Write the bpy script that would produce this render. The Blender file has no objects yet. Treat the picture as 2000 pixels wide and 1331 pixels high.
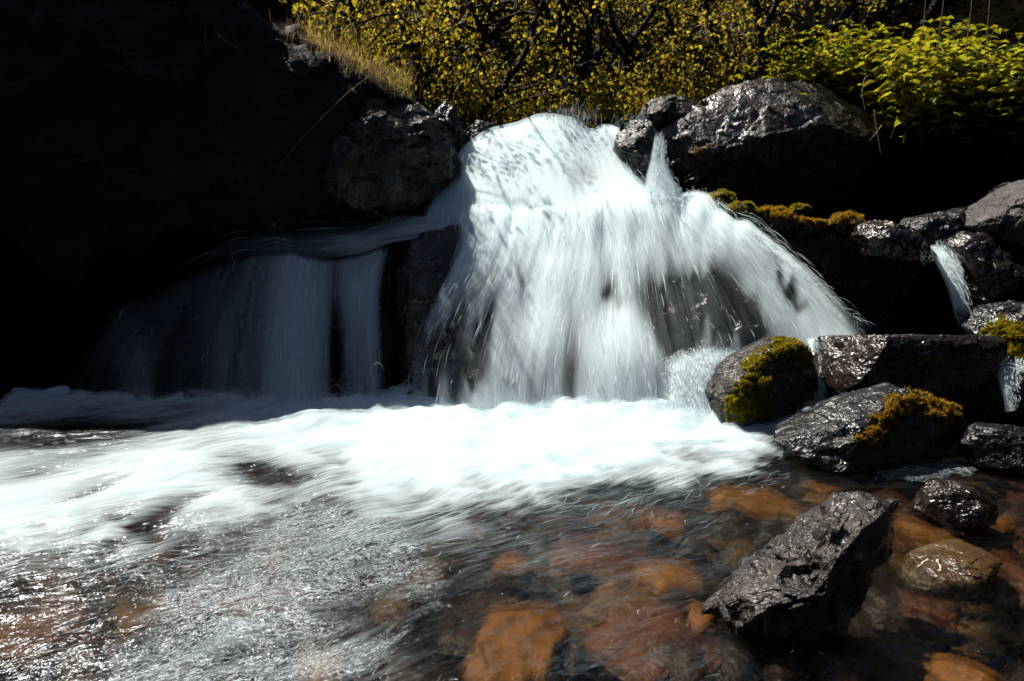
import bpy, bmesh, math
import numpy as np
from mathutils import Vector

# ------------------------------------------------------------------ camera, sky, sun
scene = bpy.context.scene
COL = scene.collection
CAM_H, PITCH, FPX = 1.2, math.radians(10.0), 1333.0
cam_d = bpy.data.cameras.new("camera")
cam_d.sensor_width = 36.0
cam_d.lens = 24.0
cam_d.clip_start, cam_d.clip_end = 0.02, 500
cam = bpy.data.objects.new("camera", cam_d)
cam.location = (0, 0, CAM_H)
cam.rotation_euler = (math.radians(90) - PITCH, 0, 0)
COL.objects.link(cam)
scene.camera = cam
cam_d.dof.use_dof = True
cam_d.dof.focus_distance = 2.9
cam_d.dof.aperture_fstop = 3.2

SUN = np.array([-0.42, 0.34, 0.84]); SUN /= np.linalg.norm(SUN)
EL = math.asin(SUN[2]); AZ = math.atan2(SUN[0], SUN[1])
world = bpy.data.worlds.new("World")
scene.world = world
world.use_nodes = True
nt = world.node_tree
sky = nt.nodes.new("ShaderNodeTexSky")
sky.sky_type = 'NISHITA'
sky.sun_disc = False
sky.sun_elevation = EL
sky.sun_rotation = AZ
nt.nodes["Background"].inputs[1].default_value = 0.05
nt.links.new(sky.outputs[0], nt.nodes["Background"].inputs[0])

sun_d = bpy.data.lights.new("sun", 'SUN')
sun_d.energy = 5.0
sun_d.angle = math.radians(0.5)
sun_d.color = (1.0, 0.93, 0.84)
sun = bpy.data.objects.new("sun", sun_d)
sun.rotation_euler = Vector(SUN).to_track_quat('Z', 'Y').to_euler()
sun.location = (-4, 5, 9)
COL.objects.link(sun)

scene.view_settings.view_transform = 'Standard'
scene.view_settings.look = 'None'
scene.view_settings.exposure = 0.8
scene.view_settings.gamma = 1
scene.cycles.use_denoising = True
scene.cycles.max_bounces = 8
scene.cycles.transparent_max_bounces = 24
scene.cycles.caustics_reflective = False
scene.cycles.caustics_refractive = False
scene.cycles.sample_clamp_indirect = 4.0

# ------------------------------------------------------------------ maths helpers
CP, SP = math.cos(PITCH), math.sin(PITCH)

def rays(px, py):
    a = (np.asarray(px, float) - 1000) / FPX
    b = (665.5 - np.asarray(py, float)) / FPX
    return a, CP + b * SP, -SP + b * CP

def PY(px, py, Y):
    dx, dy, dz = rays(px, py)
    t = np.asarray(Y, float) / dy
    return np.stack([dx * t, dy * t, CAM_H + dz * t], -1)

def PZ(px, py, z):
    dx, dy, dz = rays(px, py)
    t = (np.asarray(z, float) - CAM_H) / dz
    return np.stack([dx * t, dy * t, CAM_H + dz * t], -1)

def project(P):
    P = np.asarray(P, float)
    x, y, z = P[..., 0], P[..., 1], P[..., 2] - CAM_H
    d = np.maximum(y * CP - z * SP, 1e-3)
    u = y * SP + z * CP
    return 1000 + FPX * x / d, 665.5 - FPX * u / d

_rs = np.random.RandomState(7)
_perm = _rs.permutation(256)
_perm = np.concatenate([_perm, _perm, _perm])
_grad = _rs.normal(size=(256, 3)); _grad /= np.linalg.norm(_grad, axis=1)[:, None]

def perlin(p):
    p = np.asarray(p, float)
    i = np.floor(p).astype(int); f = p - i
    w = f * f * f * (f * (f * 6 - 15) + 10)
    i &= 255
    out = 0
    for a in (0, 1):
        for b in (0, 1):
            for c in (0, 1):
                h = _perm[_perm[_perm[(i[..., 0] + a) & 255] + ((i[..., 1] + b) & 255)] + ((i[..., 2] + c) & 255)]
                g = _grad[h]
                d = g[..., 0] * (f[..., 0] - a) + g[..., 1] * (f[..., 1] - b) + g[..., 2] * (f[..., 2] - c)
                wx = w[..., 0] if a else 1 - w[..., 0]
                wy = w[..., 1] if b else 1 - w[..., 1]
                wz = w[..., 2] if c else 1 - w[..., 2]
                out = out + d * wx * wy * wz
    return out * 1.5

def fbm(p, o=4, gain=0.5, lac=2.03):
    s, a = 0, 1.0
    p = np.asarray(p, float)
    for k in range(o):
        s = s + a * perlin(p + 17.3 * k)
        a *= gain; p = p * lac
    return s

def ridged(p, o=4):
    s, a = 0, 1.0
    p = np.asarray(p, float)
    for k in range(o):
        s = s + a * (0.5 - np.abs(perlin(p + 9.1 * k)))
        a *= 0.5; p = p * 2.1
    return s

_hp = _rs.rand(4096, 3); _hn = _rs.normal(size=(4096, 3)); _hn /= np.linalg.norm(_hn, axis=1)[:, None]; _hr = _rs.rand(4096)
def facets(p):
    """broken-rock relief: every cell of a cellular pattern is a tilted plane"""
    i = np.floor(p).astype(int); best = np.full(len(p), 1e9); hid = np.zeros(len(p), int); bp = np.zeros_like(p)
    for a in (-1, 0, 1):
        for b in (-1, 0, 1):
            for c in (-1, 0, 1):
                j = i + np.array([a, b, c])
                h = ((j[:, 0] * 73856093) ^ (j[:, 1] * 19349663) ^ (j[:, 2] * 83492791)) & 4095
                q = j + _hp[h]; d = ((p - q) ** 2).sum(1)
                m = d < best
                best = np.where(m, d, best); hid = np.where(m, h, hid); bp = np.where(m[:, None], q, bp)
    return ((p - bp) * _hn[hid]).sum(1) * 0.9 + (_hr[hid] - 0.5) * 0.5

def sstep(a, b, x):
    t = np.clip((x - a) / (b - a), 0, 1)
    return t * t * (3 - 2 * t)

def xyz(x, y, z=0.0):
    x, y, z = np.broadcast_arrays(x, y, z)
    return np.stack([x, y, z], -1).astype(float)

def in_poly(px, py, poly):
    ins = np.zeros(np.shape(px), bool)
    n = len(poly)
    for i in range(n):
        x1, y1 = poly[i]; x2, y2 = poly[(i + 1) % n]
        c = ((y1 > py) != (y2 > py)) & (px < (x2 - x1) * (py - y1) / (y2 - y1 + 1e-9) + x1)
        ins ^= c
    return ins

def poly_sdf(px, py, poly):
    """positive inside, in pixels"""
    d = np.full(np.shape(px), 1e9)
    n = len(poly)
    for i in range(n):
        x1, y1 = poly[i]; x2, y2 = poly[(i + 1) % n]
        ex, ey = x2 - x1, y2 - y1
        t = np.clip(((px - x1) * ex + (py - y1) * ey) / (ex * ex + ey * ey + 1e-9), 0, 1)
        d = np.minimum(d, np.hypot(px - x1 - t * ex, py - y1 - t * ey))
    return np.where(in_poly(px, py, poly), d, -d)

# ------------------------------------------------------------------ object helpers
def mesh_obj(name, V, F, mat, parent=None, loc=(0, 0, 0), smooth=True, uv=None, attrs=None):
    V = np.asarray(V, np.float32) - np.asarray(loc, np.float32)
    F = np.asarray(F, np.int32)
    me = bpy.data.meshes.new(name)
    k = F.shape[1]
    me.vertices.add(len(V)); me.vertices.foreach_set("co", V.ravel())
    me.loops.add(F.size); me.loops.foreach_set("vertex_index", F.ravel())
    me.polygons.add(len(F))
    me.polygons.foreach_set("loop_start", np.arange(0, F.size, k, dtype=np.int32))
    me.polygons.foreach_set("use_smooth", np.full(len(F), smooth))
    me.update(calc_edges=True)
    if uv is not None:
        l = me.uv_layers.new(name="flow")
        l.data.foreach_set("uv", np.asarray(uv, np.float32)[F.ravel()].ravel())
    for n, a in (attrs or {}).items():
        at = me.attributes.new(n, 'FLOAT', 'POINT')
        at.data.foreach_set("value", np.asarray(a, np.float32))
    me.materials.append(mat)
    o = bpy.data.objects.new(name, me)
    COL.objects.link(o)
    if parent is not None:
        o.parent = parent
        o.location = np.asarray(loc, float) - np.asarray(parent.location, float)
    else:
        o.location = loc
    return o

def tag(o, label=None, cat=None, group=None, kind=None):
    if label: o["label"] = label
    if cat: o["category"] = cat
    if group: o["group"] = group
    if kind: o["kind"] = kind
    return o

def empty(name, loc, label, cat, group=None):
    o = bpy.data.objects.new(name, None)
    o.empty_display_size = 0.05
    o.location = loc
    COL.objects.link(o)
    return tag(o, label, cat, group)

def grid_faces(n, m, off=0):
    i = np.arange(n - 1)[:, None] * m + np.arange(m - 1)[None, :]
    return (np.stack([i, i + m, i + m + 1, i + 1], -1).reshape(-1, 4) + off)

def tube(path, rad, sides=6):
    """tapered tube along a polyline -> V, F"""
    P = np.asarray(path, float); n = len(P)
    r = np.broadcast_to(np.asarray(rad, float), (n,))
    T = np.gradient(P, axis=0); T /= np.linalg.norm(T, axis=1)[:, None] + 1e-9
    ref = np.array([0.31, 0.93, 0.2]); ref = np.where(np.abs(T @ ref)[:, None] > 0.95, np.array([1.0, 0, 0]), ref)
    A = np.cross(T, ref); A /= np.linalg.norm(A, axis=1)[:, None] + 1e-9
    B = np.cross(T, A)
    th = np.linspace(0, 2 * np.pi, sides, endpoint=False)
    V = P[:, None] + r[:, None, None] * (np.cos(th)[None, :, None] * A[:, None] + np.sin(th)[None, :, None] * B[:, None])
    i = np.arange(n - 1)[:, None] * sides + np.arange(sides)[None]
    j = np.arange(n - 1)[:, None] * sides + (np.arange(sides)[None] + 1) % sides
    F = np.stack([i, j, j + sides, i + sides], -1).reshape(-1, 4)
    return V.reshape(-1, 3), F

def smooth_path(pts, n):
    P = np.asarray(pts, float)
    m = len(P)
    if m < 3:
        t = np.linspace(0, 1, n)[:, None]
        return P[0] * (1 - t) + P[-1] * t
    Q = np.vstack([2 * P[0] - P[1], P, 2 * P[-1] - P[-2]])
    s = np.linspace(0, m - 1 - 1e-6, n); k = s.astype(int); f = (s - k)[:, None]
    a, b, c, d = Q[k], Q[k + 1], Q[k + 2], Q[k + 3]
    return 0.5 * (2 * b + (c - a) * f + (2 * a - 5 * b + 4 * c - d) * f ** 2 + (3 * b - a - 3 * c + d) * f ** 3)

class Bag:
    def __init__(s): s.V, s.F, s.n = [], [], 0
    def add(s, V, F):
        s.V.append(np.asarray(V, float)); s.F.append(np.asarray(F) + s.n); s.n += len(V)
    def get(s): return np.concatenate(s.V), np.concatenate(s.F)

# ------------------------------------------------------------------ materials
def new_mat(name):
    m = bpy.data.materials.new(name); m.use_nodes = True
    t = m.node_tree
    for n in list(t.nodes): t.nodes.remove(n)
    out = t.nodes.new("ShaderNodeOutputMaterial")
    return m, t, out

def N(t, typ, **kw):
    n = t.nodes.new(typ)
    for k, v in kw.items():
        if k.startswith("i_"):
            key = k[2:]
            key = int(key) if key.isdigit() else key.replace("_", " ")
            n.inputs[key].default_value = v
        else: setattr(n, k, v)
    return n

def ramp(t, src, stops):
    r = t.nodes.new("ShaderNodeValToRGB")
    e = r.color_ramp.elements
    while len(e) < len(stops): e.new(0.5)
    for x, (p, c) in zip(e, stops):
        x.position = p
        x.color = (c[0], c[1], c[2], 1) if not np.isscalar(c) else (c, c, c, 1)
    t.links.new(src, r.inputs[0])
    return r.outputs[0]

def math_n(t, op, a, b=None, clamp=False):
    n = t.nodes.new("ShaderNodeMath"); n.operation = op; n.use_clamp = clamp
    for i, v in enumerate((a, b)):
        if v is None: continue
        if hasattr(v, "is_output"): t.links.new(v, n.inputs[i])
        else: n.inputs[i].default_value = v
    return n.outputs[0]

def noise(t, vec, scale, detail=4, rough=0.6, dist=0.0):
    n = N(t, "ShaderNodeTexNoise", i_Scale=scale, i_Detail=detail, i_Roughness=rough, i_Distortion=dist)
    t.links.new(vec, n.inputs["Vector"])
    return n.outputs["Fac"]

def rock_mat(name, c0, c1, c2, rough=(0.25, 0.6), bump=0.6, spec=0.5, fine=70, coat=0.0):
    m, t, out = new_mat(name)
    tc = N(t, "ShaderNodeTexCoord").outputs["Object"]
    b = N(t, "ShaderNodeBsdfPrincipled")
    n1 = noise(t, tc, 5.5, 8, 0.65, 0.4)
    col = ramp(t, n1, [(0.3, c0), (0.52, c1), (0.72, c2)])
    t.links.new(col, b.inputs["Base Color"])
    n2 = noise(t, tc, 14, 5, 0.7)
    r = N(t, "ShaderNodeMapRange", i_3=rough[0], i_4=rough[1], i_1=0.3, i_2=0.7)
    t.links.new(n2, r.inputs[0]); t.links.new(r.outputs[0], b.inputs["Roughness"])
    b.inputs["Specular IOR Level"].default_value = spec
    wet = N(t, "ShaderNodeMapRange", i_1=0.5, i_2=0.64, i_3=coat * 0.04, i_4=coat)
    t.links.new(noise(t, tc, 4.5, 4, 0.6, 0.5), wet.inputs[0]); t.links.new(wet.outputs[0], b.inputs["Coat Weight"])
    b.inputs["Coat Roughness"].default_value = 0.14
    big = noise(t, tc, 11, 4, 0.65, 0.6)
    fin = noise(t, tc, fine, 2, 0.6)
    h = math_n(t, 'ADD', big, math_n(t, 'MULTIPLY', fin, 0.2))
    bp = N(t, "ShaderNodeBump", i_Strength=bump, i_Distance=0.05)
    t.links.new(h, bp.inputs["Height"])
    t.links.new(bp.outputs[0], b.inputs["Normal"])
    t.links.new(bp.outputs[0], b.inputs["Coat Normal"])
    t.links.new(b.outputs[0], out.inputs[0])
    return m

M_BLACK = rock_mat("wet_black_rock", (0.002, 0.0025, 0.003), (0.005, 0.005, 0.0055), (0.014, 0.013, 0.012), (0.25, 0.5), 0.7, 0.4, 42, 0.9)
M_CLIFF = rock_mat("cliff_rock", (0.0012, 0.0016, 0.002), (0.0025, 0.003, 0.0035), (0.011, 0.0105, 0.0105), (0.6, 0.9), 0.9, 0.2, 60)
M_SHEEN_PAINT = rock_mat("sheen_painted_rock", (0.002, 0.0025, 0.003), (0.004, 0.0045, 0.005), (0.03, 0.034, 0.038), (0.3, 0.7), 1.0, 0.4, 42, 0.6)  # brightest stop paints a pale bluish wet sheen into the rock colour
M_BOULDER = rock_mat("brown_boulder", (0.007, 0.0055, 0.0047), (0.019, 0.0143, 0.012), (0.055, 0.04, 0.032), (0.3, 0.65), 0.8, 0.4, 42, 0.9)
M_GREY = rock_mat("pale_grey_rock", (0.018, 0.016, 0.015), (0.045, 0.039, 0.037), (0.075, 0.067, 0.064), (0.4, 0.7), 0.8, 0.4, 60)
M_SLAB = rock_mat("brown_slab", (0.006, 0.004, 0.003), (0.016, 0.01, 0.0075), (0.045, 0.03, 0.022), (0.1, 0.32), 0.7, 0.5, 42, 0.7)
M_OCHRE = rock_mat("ochre_stone", (0.1, 0.042, 0.008), (0.26, 0.115, 0.021), (0.42, 0.22, 0.06), (0.4, 0.7), 0.2, 0.3, 40)
M_RUST = rock_mat("rust_stone", (0.04, 0.013, 0.005), (0.105, 0.036, 0.012), (0.2, 0.08, 0.026), (0.35, 0.7), 0.5, 0.4, 40)
M_BROWN = rock_mat("brown_stone", (0.05, 0.026, 0.008), (0.13, 0.07, 0.022), (0.24, 0.14, 0.05), (0.35, 0.7), 0.5, 0.4, 40)
M_TAN = rock_mat("tan_stone", (0.02, 0.011, 0.004), (0.05, 0.027, 0.008), (0.085, 0.05, 0.018), (0.25, 0.5), 0.5, 0.4, 30, 0.15)
M_DARKSTONE = rock_mat("dark_stone", (0.012, 0.01, 0.009), (0.03, 0.025, 0.02), (0.06, 0.045, 0.035), (0.3, 0.6), 0.5, 0.4, 40)
M_BED = rock_mat("gravel_bed", (0.006, 0.004, 0.002), (0.018, 0.011, 0.005), (0.07, 0.038, 0.014), (0.5, 0.8), 0.8, 0.3, 30)
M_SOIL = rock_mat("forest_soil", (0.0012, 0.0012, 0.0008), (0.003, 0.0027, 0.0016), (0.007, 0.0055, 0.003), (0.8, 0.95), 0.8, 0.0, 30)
M_BARK = rock_mat("bark", (0.006, 0.005, 0.004), (0.014, 0.011, 0.009), (0.03, 0.025, 0.02), (0.6, 0.9), 0.6, 0.2, 40)

def leaf_mat(name, c, trans, rough=0.45, var=0.5, tmix=0.55):
    m, t, out = new_mat(name)
    g = N(t, "ShaderNodeNewGeometry")
    hsv = N(t, "ShaderNodeHueSaturation", i_Color=(*c, 1))
    hsv2 = N(t, "ShaderNodeHueSaturation", i_Color=(*trans, 1))
    mr = N(t, "ShaderNodeMapRange", i_3=1 - var, i_4=1 + var)
    t.links.new(g.outputs["Random Per Island"], mr.inputs[0])
    mh = N(t, "ShaderNodeMapRange", i_3=0.485, i_4=0.515)
    t.links.new(g.outputs["Random Per Island"], mh.inputs[0])
    for h in (hsv, hsv2):
        t.links.new(mr.outputs[0], h.inputs["Value"]); t.links.new(mh.outputs[0], h.inputs["Hue"])
    d = N(t, "ShaderNodeBsdfPrincipled", i_Roughness=rough)
    d.inputs["Specular IOR Level"].default_value = 0.25
    t.links.new(hsv.outputs[0], d.inputs["Base Color"])
    tr = N(t, "ShaderNodeBsdfTranslucent")
    t.links.new(hsv2.outputs[0], tr.inputs[0])
    mx = N(t, "ShaderNodeMixShader", i_0=tmix)
    t.links.new(d.outputs[0], mx.inputs[1]); t.links.new(tr.outputs[0], mx.inputs[2])
    t.links.new(mx.outputs[0], out.inputs[0])
    return m

M_LEAF = leaf_mat("tree_leaf", (0.075, 0.068, 0.012), (0.42, 0.315, 0.028), 0.5)
M_NETTLE = leaf_mat("nettle_leaf", (0.042, 0.052, 0.007), (0.31, 0.285, 0.013), 0.45)
M_GRASS = leaf_mat("grass_blade", (0.14, 0.12, 0.025), (0.42, 0.32, 0.04), 0.5)
M_STRAW = leaf_mat("dry_straw", (0.3, 0.2, 0.13), (0.3, 0.18, 0.1), 0.6, 0.4, 0.3)
M_MOSS = leaf_mat("moss_tuft", (0.12, 0.105, 0.01), (0.42, 0.32, 0.015), 0.6, 0.5, 0.5)
M_MOSSO = leaf_mat("amber_moss_tuft", (0.16, 0.095, 0.012), (0.5, 0.29, 0.02), 0.6, 0.5, 0.5)

FOAM_C = (0.73, 0.86, 0.9, 1)

def add_foam(t, upright_keep=0.35):
    # airborne drops scatter light from every side: their normals stand mostly upright, whatever way the veil faces
    d = N(t, "ShaderNodeBsdfDiffuse", i_0=FOAM_C)
    tr = N(t, "ShaderNodeBsdfTranslucent", i_0=FOAM_C)
    mx = N(t, "ShaderNodeMixShader", i_0=0.3)
    g = N(t, "ShaderNodeNewGeometry")
    va = N(t, "ShaderNodeVectorMath", operation='SCALE'); va.inputs["Scale"].default_value = upright_keep
    t.links.new(g.outputs["Normal"], va.inputs[0])
    vb = N(t, "ShaderNodeVectorMath", operation='ADD'); vb.inputs[1].default_value = (-0.1, -0.1, 1.0)
    t.links.new(va.outputs[0], vb.inputs[0])
    vn = N(t, "ShaderNodeVectorMath", operation='NORMALIZE'); t.links.new(vb.outputs[0], vn.inputs[0])
    t.links.new(vn.outputs[0], d.inputs["Normal"]); t.links.new(vn.outputs[0], tr.inputs["Normal"])
    t.links.new(d.outputs[0], mx.inputs[1]); t.links.new(tr.outputs[0], mx.inputs[2])
    return mx.outputs[0]

def fall_mat(name, seed, streak=90.0, gain=1.3, soft=0.0):
    """veil of falling water: opacity from the density attribute and streaks along the flow"""
    m, t, out = new_mat(name)
    uv = N(t, "ShaderNodeUVMap", uv_map="flow").outputs[0]
    at = N(t, "ShaderNodeAttribute", attribute_name="dens").outputs["Fac"]
    def streaks(sx, sy, o, det):
        mp = N(t, "ShaderNodeMapping")
        mp.inputs["Scale"].default_value = (sx, sy, 1)
        mp.inputs["Location"].default_value = (seed * 3.7 + o, seed * 1.3, 0)
        t.links.new(uv, mp.inputs[0])
        return noise(t, mp.outputs[0], 1.0, det, 0.6, 0.15)
    a = streaks(streak, 1.6, 0, 3)
    b = streaks(streak * 0.16, 0.9, 5, 2)
    c = streaks(streak * 3.0, 5.0, 9, 2)
    s = math_n(t, 'ADD', math_n(t, 'MULTIPLY', a, 0.34), math_n(t, 'ADD', math_n(t, 'MULTIPLY', b, 0.56), math_n(t, 'MULTIPLY', c, 0.12)))
    s = math_n(t, 'SUBTRACT', s, 0.5)
    o = math_n(t, 'ADD', at, math_n(t, 'MULTIPLY', s, gain))
    # opacity never exceeds what the density allows at the thin edges
    o = math_n(t, 'MULTIPLY', o, math_n(t, 'MULTIPLY', at, 4.0, True), True)
    tr = N(t, "ShaderNodeBsdfTransparent")
    mx = N(t, "ShaderNodeMixShader")
    t.links.new(o, mx.inputs[0]); t.links.new(tr.outputs[0], mx.inputs[1]); t.links.new(add_foam(t), mx.inputs[2])
    t.links.new(mx.outputs[0], out.inputs[0])
    return m

def strand_mat(name):
    m, t, out = new_mat(name)
    t.links.new(add_foam(t), out.inputs[0])
    return m

M_FALL = [fall_mat("falling_water", 1, 60, 0.9), fall_mat("falling_water_fine", 2, 130, 1.1), fall_mat("falling_water_broad", 3, 26, 1.1)]
M_STRAND = strand_mat("water_strand")

def water_mat():
    m, t, out = new_mat("stream_water")
    uv = N(t, "ShaderNodeUVMap", uv_map="flow").outputs[0]
    foam = N(t, "ShaderNodeAttribute", attribute_name="foam").outputs["Fac"]
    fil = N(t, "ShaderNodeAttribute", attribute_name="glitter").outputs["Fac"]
    def nz(sx, sy, det, dist, o=0):
        mp = N(t, "ShaderNodeMapping"); mp.inputs["Scale"].default_value = (sx, sy, 1); mp.inputs["Location"].default_value = (o, o, 0)
        t.links.new(uv, mp.inputs[0])
        return noise(t, mp.outputs[0], 1.0, det, 0.6, dist)
    # surface ripples
    r1 = nz(14, 5, 3, 0.8)
    r2 = nz(60, 20, 3, 1.2, 3)
    h = math_n(t, 'ADD', r1, math_n(t, 'MULTIPLY', r2, 0.3))
    h = math_n(t, 'MULTIPLY', h, math_n(t, 'ADD', math_n(t, 'MULTIPLY', fil, 0.9), 0.12))
    bp = N(t, "ShaderNodeBump", i_Strength=0.85, i_Distance=0.04)
    t.links.new(h, bp.inputs["Height"])
    gl = N(t, "ShaderNodeBsdfGlossy", i_Roughness=0.16, i_Color=(0.85, 0.93, 1, 1))
    t.links.new(bp.outputs[0], gl.inputs["Normal"])
    tr = N(t, "ShaderNodeBsdfTransparent", i_0=(0.88, 0.82, 0.7, 1))
    fr = N(t, "ShaderNodeFresnel", i_IOR=1.33); t.links.new(bp.outputs[0], fr.inputs["Normal"])
    rf = N(t, "ShaderNodeBsdfRefraction", i_IOR=1.33, i_Roughness=0.09, i_Color=(0.86, 0.78, 0.66, 1))
    t.links.new(bp.outputs[0], rf.inputs["Normal"])
    thru = N(t, "ShaderNodeMixShader", i_0=0.55)
    t.links.new(tr.outputs[0], thru.inputs[1]); t.links.new(rf.outputs[0], thru.inputs[2])
    clear = N(t, "ShaderNodeMixShader")
    t.links.new(fr.outputs[0], clear.inputs[0]); t.links.new(thru.outputs[0], clear.inputs[1]); t.links.new(gl.outputs[0], clear.inputs[2])
    # foam: streaks drawn out along the flow
    a = nz(55, 5, 4, 0.5, 7); b = nz(7, 2.0, 2, 0.4, 11)
    s = math_n(t, 'SUBTRACT', math_n(t, 'ADD', math_n(t, 'MULTIPLY', a, 0.6), math_n(t, 'MULTIPLY', b, 0.4)), 0.5)
    o = math_n(t, 'ADD', foam, math_n(t, 'MULTIPLY', s, 2.0))
    o = math_n(t, 'MULTIPLY', o, math_n(t, 'MULTIPLY', foam, 4.0, True), True)
    # glint trails on the clear water, painted as thin wandering white lines
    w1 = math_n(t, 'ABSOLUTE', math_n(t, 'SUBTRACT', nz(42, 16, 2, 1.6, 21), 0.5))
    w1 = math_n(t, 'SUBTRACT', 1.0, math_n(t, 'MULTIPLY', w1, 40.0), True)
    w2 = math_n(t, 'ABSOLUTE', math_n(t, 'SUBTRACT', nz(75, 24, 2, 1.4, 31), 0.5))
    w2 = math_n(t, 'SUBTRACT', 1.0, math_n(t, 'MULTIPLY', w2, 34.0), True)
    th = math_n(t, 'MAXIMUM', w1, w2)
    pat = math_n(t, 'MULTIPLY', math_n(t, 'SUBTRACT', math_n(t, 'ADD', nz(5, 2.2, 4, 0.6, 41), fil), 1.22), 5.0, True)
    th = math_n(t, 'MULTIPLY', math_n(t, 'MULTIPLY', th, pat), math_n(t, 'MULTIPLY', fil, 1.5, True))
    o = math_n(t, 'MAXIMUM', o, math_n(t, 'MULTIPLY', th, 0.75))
    mx = N(t, "ShaderNodeMixShader")
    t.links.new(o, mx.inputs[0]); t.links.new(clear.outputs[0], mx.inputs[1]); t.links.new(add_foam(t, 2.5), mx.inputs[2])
    t.links.new(mx.outputs[0], out.inputs[0])
    return m
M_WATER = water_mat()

def froth_mat(name, seed):
    m, t, out = new_mat(name)
    uv = N(t, "ShaderNodeUVMap", uv_map="flow").outputs[0]
    foam = N(t, "ShaderNodeAttribute", attribute_name="foam").outputs["Fac"]
    def nz(sx, sy, det, dist, o=0):
        mp = N(t, "ShaderNodeMapping"); mp.inputs["Scale"].default_value = (sx, sy, 1); mp.inputs["Location"].default_value = (o + seed * 7.7, o, 0)
        t.links.new(uv, mp.inputs[0])
        return noise(t, mp.outputs[0], 1.0, det, 0.6, dist)
    a = nz(80, 6, 3, 0.5, 7); b = nz(5, 2.0, 3, 0.3, 11)
    s = math_n(t, 'SUBTRACT', math_n(t, 'ADD', math_n(t, 'MULTIPLY', a, 0.35), math_n(t, 'MULTIPLY', b, 0.65)), 0.5)
    o = math_n(t, 'ADD', foam, math_n(t, 'MULTIPLY', s, 2.2))
    o = math_n(t, 'MULTIPLY', o, math_n(t, 'MULTIPLY', foam, 2.0, True), True)
    o = math_n(t, 'MULTIPLY', o, 0.6)
    tr = N(t, "ShaderNodeBsdfTransparent")
    mx = N(t, "ShaderNodeMixShader")
    t.links.new(o, mx.inputs[0]); t.links.new(tr.outputs[0], mx.inputs[1]); t.links.new(add_foam(t, 2.5), mx.inputs[2])
    t.links.new(mx.outputs[0], out.inputs[0])
    return m

# ------------------------------------------------------------------ terrain
def ground_h(x, y):
    # stream bed, step under the fall, then hillside
    z = -0.24 + 0.0 * x
    z = z + 1.25 * sstep(4.55, 5.35, y) + 0.75 * sstep(5.5, 6.1, y)
    z = z + np.clip(y - 6.4, 0, 14) * 0.5
    left = sstep(-1.0, -2.2, x + 0.25 * (y - 5.5))
    z = z + left * 1.1 * sstep(4.9, 5.6, y)
    lb = sstep(-3.0, -4.6, x)
    z = z + lb * 2.6 * sstep(6.5, 3.5, y)
    rb = sstep(2.9, 4.6, x)
    z = z + rb * 2.4 * sstep(6.3, 4.0, y)
    # gorge slopes behind and beside the stream, unseen, raised to cut sky light
    z = z + np.clip(-0.6 - y, 0, 9) * 1.1
    z = z + np.clip(x - 4.6, 0, 9) * 0.9 + np.clip(-5.4 - x, 0, 9) * 0.55
    return z + 0.06 * fbm(xyz(x * 1.3, y * 1.3), 4)

def build_ground():
    x = np.concatenate([np.linspace(-40, -6, 30)[:-1], np.linspace(-6, 6, 200), np.linspace(6, 40, 30)[1:]])
    y = np.concatenate([np.linspace(-8, 0.6, 20)[:-1], np.linspace(0.6, 12, 220), np.linspace(12, 50, 40)[1:]])
    X, Y = np.meshgrid(x, y, indexing='ij')
    Z = ground_h(X, Y)
    Z = Z + 0.025 * fbm(xyz(X * 6, Y * 6), 3)
    # leave room: the raised unseen bank behind the camera
    V = xyz(X, Y, Z).reshape(-1, 3)
    F = grid_faces(len(x), len(y))
    o = mesh_obj("ground", V, F, M_BED)
    o.data.materials.append(M_SOIL)
    cen = V[F].mean(1)
    soil = ((cen[:, 2] > 0.2) | (cen[:, 1] > 4.2) | (cen[:, 0] < -3.2)).astype(np.int32)
    o.data.polygons.foreach_set("material_index", soil)
    tag(o, "stream bed and wooded hillside ground", None, None, "structure")
build_ground()

# ------------------------------------------------------------------ rocks
_ico = {}
def ico(sub):
    if sub not in _ico:
        bm = bmesh.new(); bmesh.ops.create_icosphere(bm, subdivisions=sub, radius=1)
        bm.verts.ensure_lookup_table()
        V = np.array([v.co[:] for v in bm.verts]); F = np.array([[v.index for v in f.verts] for f in bm.faces])
        bm.free(); _ico[sub] = (V, F)
    return _ico[sub]

def roughen(P, c, size, amp, seed, freq):
    D = P - c
    n = D / (np.linalg.norm(D, axis=1)[:, None] + 1e-9)
    q = P * freq / size + seed * 13.7
    d = 0.55 * fbm(q, 5, 0.55) + 0.6 * (ridged(q * 1.3 + 5, 5) - 0.55)
    w = np.stack([perlin(q * 0.8 + 3), perlin(q * 0.8 + 31), perlin(q * 0.8 + 67)], -1)
    w2 = np.stack([perlin(q * 1.7 + 3), perlin(q * 1.7 + 31), perlin(q * 1.7 + 67)], -1)
    e = facets(q * np.array([0.9, 0.9, 1.3]) + 0.18 * w2) * 0.55 + facets(q * np.array([2.3, 2.3, 3.2]) + 0.22 * w2 + 50) * 0.28
    return P + n * ((d * 0.35 + e * 1.35) * amp * size)[:, None] + w * amp * size * 0.3

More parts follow.
